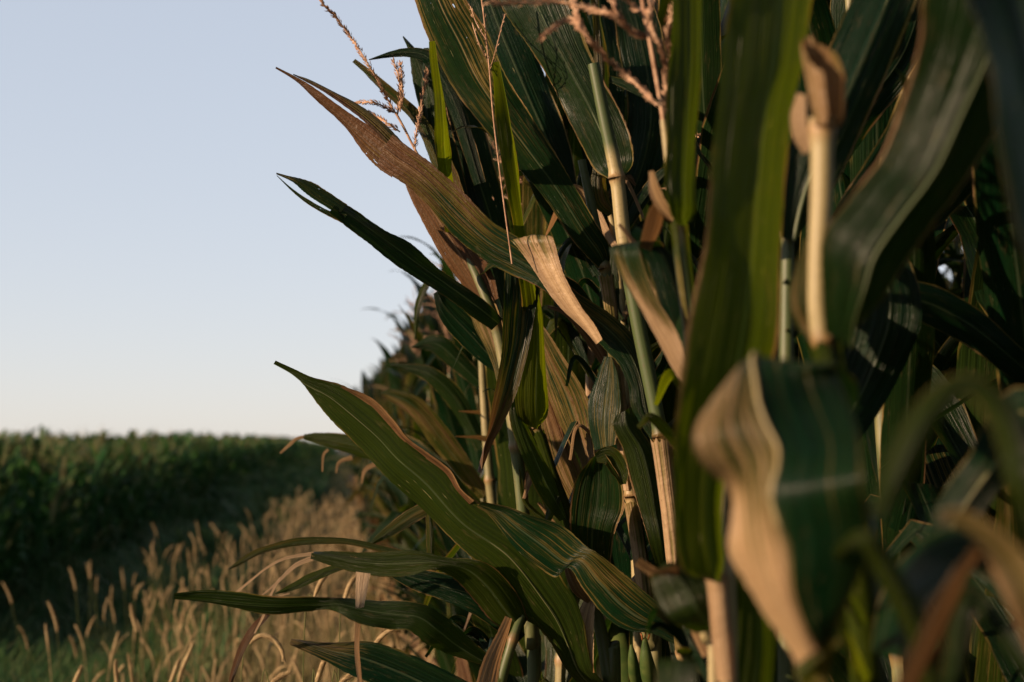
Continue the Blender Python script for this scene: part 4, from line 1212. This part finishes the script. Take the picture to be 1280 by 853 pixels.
leaf(p14, Cn((1336, 480, 8, 0.67), (1310, 300, 40, 0.7), (1290, 160, 50), (1270, 60, 50), (1240, -60, 45, 0.72), tilt=-0.07, keel=0.008, **DARK))
leaf(p14, Cn((1333, 700, 8, 0.67), (1290, 520, 34, 0.9), (1232, 590, 30), (1190, 655, 26), (1160, 740, 10, 0.92), tilt=0.0, keel=0.005, dry=0.15, yel=0.0), rib=dict(r=0.0018, dry=0.5))


# -- foxtails near enough to tell apart
def near_foxtail(label, head_px, foot_px, d, r0=0.0045, seed=1):
    """head_px: tip -> base of the seed head; foot_px: a lower point of its stem"""
    g = random.Random(seed)
    fp_ = P(foot_px[0], foot_px[1], d)
    root = thing('foxtail_grass', label, 'foxtail grass', (float(fp_[0]), float(fp_[1]), 0.0), 'foxtails near the corn')
    hd = [P(x, y, d) for x, y in head_px][::-1]
    hd = [p for p in catmull(np.array(hd), 8)]
    pts = [np.array([fp_[0], fp_[1], -0.02]), fp_ * 0.5 + np.array([fp_[0], fp_[1], 0]) * 0.5, fp_, hd[0]]
    sm = MB(); tube(sm, pts + [hd[1]], [0.0014, 0.0012, 0.001, 0.0009, 0.0009], 0.4, 0.2, ns=6, sub=5); sm.build('stem', M_STEM, root)
    hm = MB(); head_mesh(hm, hd, r0, g, 420, 0.006); hm.build('seed_head', M_HEAD, root)
    m = MB(); world_leaf(m, pts[1], g.uniform(0, 6.28), R(70), 0.2, 0.008, R(90), 0.3, g, 0.4, 0.7, 0.1, n=8, nu=3); m.build('leaf_blade', M_LEAF, root)


near_foxtail('foxtail arching just below the olive leaf, its head bending to the left', [(428, 706), (414, 712), (402, 726), (393, 746)], (380, 800), 2.5, seed=1)
near_foxtail('foxtail head leaning up behind the pale hanging strip', [(445, 720), (437, 732), (430, 752)], (424, 810), 2.6, seed=2)
near_foxtail('foxtail with a strongly arched head curling over right of the pale hanging strip', [(504, 785), (490, 787), (476, 797), (466, 812), (457, 832), (453, 850)], (450, 872), 2.3, 0.0042, 3)
near_foxtail('foxtail head standing nearly upright at the bottom between two corn leaves', [(411, 816), (403, 832), (395, 856)], (390, 880), 2.3, seed=4)
near_foxtail('hooped foxtail curling right down beside the rusty orange leaf tip', [(356, 830), (352, 812), (340, 798), (325, 795), (312, 805)], (300, 880), 2.5, seed=5)
near_foxtail('foxtail head leaning right at the bottom edge beside the rusty leaf tip', [(364, 840), (350, 846), (338, 856)], (326, 880), 2.4, seed=6)
near_foxtail('foxtail head at the bottom edge right of the pale strip, leaning right', [(474, 832), (467, 845), (462, 862)], (458, 885), 2.25, seed=7)
near_foxtail('foxtail head slanting at the bottom edge just left of the rusty leaf tip', [(243, 800), (236, 818), (228, 836), (222, 856)], (216, 880), 3.6, 0.0055, 8)
near_foxtail('slim foxtail head beside a slanting one near the bottom left of centre', [(225, 822), (219, 838), (212, 858)], (206, 880), 3.4, 0.005, 9)
near_foxtail('upright foxtail head alone at the bottom edge, left part of the grass', [(144, 824), (145, 840), (147, 860)], (150, 885), 3.3, 0.005, 10)
near_foxtail('leaning foxtail head at the bottom edge, farthest left of the sharp ones', [(103, 832), (97, 845), (90, 862)], (84, 885), 3.3, 0.005, 11)
near_foxtail('foxtail head low at the bottom, tilted right under the frayed leaf', [(448, 842), (435, 846), (424, 856)], (414, 885), 2.3, 0.0045, 12)
near_foxtail('short upright foxtail head against the dark weeds left of the frayed leaf', [(163, 755), (166, 770), (171, 790)], (174, 840), 4.5, 0.006, 13)

for a_ in ((p1, 549, 716, 0.75), (p1, 724, 812, 0.3), (p5, 428, 640, 0.12), (p5, 655, 880, 0.3), (p6, 720, 850, 0.9), (p7, 280, 470, 0.3), (p2, 540, 700, 0.1), (p4, 345, 450, 0.5), (p4, 460, 612, 0.9), (p4, 628, 790, 0.5), (p9, 385, 560, 0.9)):
    sheath(*a_)


# -- torn strips and narrow young blades in the tangle between the stalks
_g = random.Random(21)
for root_, pts_, dd in ((p9, [(728, 290), (744, 345), (738, 470), (743, 580)], 2.46), (p10, [(770, 310), (778, 400), (786, 520), (792, 700)], 2.28), (p4, [(768, 450), (778, 545), (789, 620), (801, 700)], 2.12), (p2, [(690, 590), (709, 640), (731, 720), (749, 780)], 2.2), (p8, [(652, 770), (641, 800), (630, 840)], 2.14), (p7, [(864, 410), (878, 520), (890, 640)], 1.45), (p12, [(884, 820), (888, 850)], 1.3)):
    for (x_, y_) in pts_ + pts_[1:3] + pts_[:3]:
        sgn_ = _g.choice((-1, 1)); ln = _g.uniform(70, 170); hw_ = _g.uniform(2, 9)
        up_ = _g.uniform(0.5, 1.0)
        x1, y1 = x_ + sgn_ * ln * 0.22, y_ - ln * 0.5 * up_
        x2, y2 = x1 + sgn_ * ln * 0.22, y1 - ln * 0.3 * up_
        x3, y3 = x2 + sgn_ * ln * _g.uniform(0.05, 0.3), y2 + ln * _g.uniform(-0.4, 0.5)
        kind = _g.random()
        kw = dict(dry=0.95, yel=0.2, brn=_g.uniform(-0.6, 0.6)) if kind < 0.35 else (dict(dry=0.1, yel=_g.uniform(0.3, 0.9)) if kind < 0.6 else dict(dry=0.15, yel=0.0))
        leaf(root_, Cn((x_, y_, 3, dd), (x1, y1, hw_, dd + 0.04), (x2, y2, hw_ * 0.9), (x3, y3, 0.7, dd + 0.02), tilt=_g.uniform(-0.03, 0.04), keel=0.004, nu=13, **kw))


fp = []
for i in range(8):
    r_ = thing('foxtail_grass', 'x', 'foxtail grass')
    g_ = random.Random(900 + i)
    build_foxtail(r_, *foxtail(g_, True, True), g_)
    fp.append(r_)
fmap = {}
for o in list(bpy.data.objects):
    if o.parent in fp:
        fmap.setdefault(o.parent, []).append(o)
fused = set()
rg = random.Random(77)
cnt = 0
while cnt < 240:
    d = 3.0 + 9.5 * rg.random() ** 0.9
    edge_l = -1.75 if d < 7 else -1.5
    off = 0.25 - (0.25 - edge_l) * rg.random() ** 1.45
    x = 430 + off / d * FPX
    if x < -30:
        continue
    k = rg.randrange(8)
    if k in fused:
        o = copy_tree(fp[k], fmap)
    else:
        o = fp[k]; fused.add(k)
    o.location = W3(off, d)
    o.rotation_euler = (rg.gauss(0, 0.08), rg.gauss(0, 0.08), rg.uniform(0, 6.28))
    o.scale = (rg.uniform(0.95, 1.3),) * 3
    o['label'] = 'tan foxtail grass with a bristly seed head in the blurred stand beside the corn'
    o['group'] = 'foxtails in the blurred stand'
    cnt += 1


def extra_foxtails():
    rg = random.Random(5)
    m = MB()
    for i in range(420):
        d = 5.0 + 17 * rg.random()
        off = -1.1 + 1.4 * rg.random() ** 0.7
        pts, head = foxtail(rg, False, False)
        o = W3(off, d)
        s = rg.uniform(1.0, 1.25)
        pts = [p * s + o for p in pts]; head = [p * s + o for p in head]
        tube(m, pts + [head[1]], [0.0016] * 4, 0.4, 0.2, ns=3, sub=1)
        head_mesh(m, head[::2] + [head[-1]], 0.0042, rg, 0 + 12, 0.009)
    o = m.build('foxtail_stand', M_HEAD)
    o['kind'] = 'stuff'
    o['label'] = 'mass of far foxtail heads merging into a tan haze along the corn edge'
    o['category'] = 'foxtail grass'


extra_foxtails()
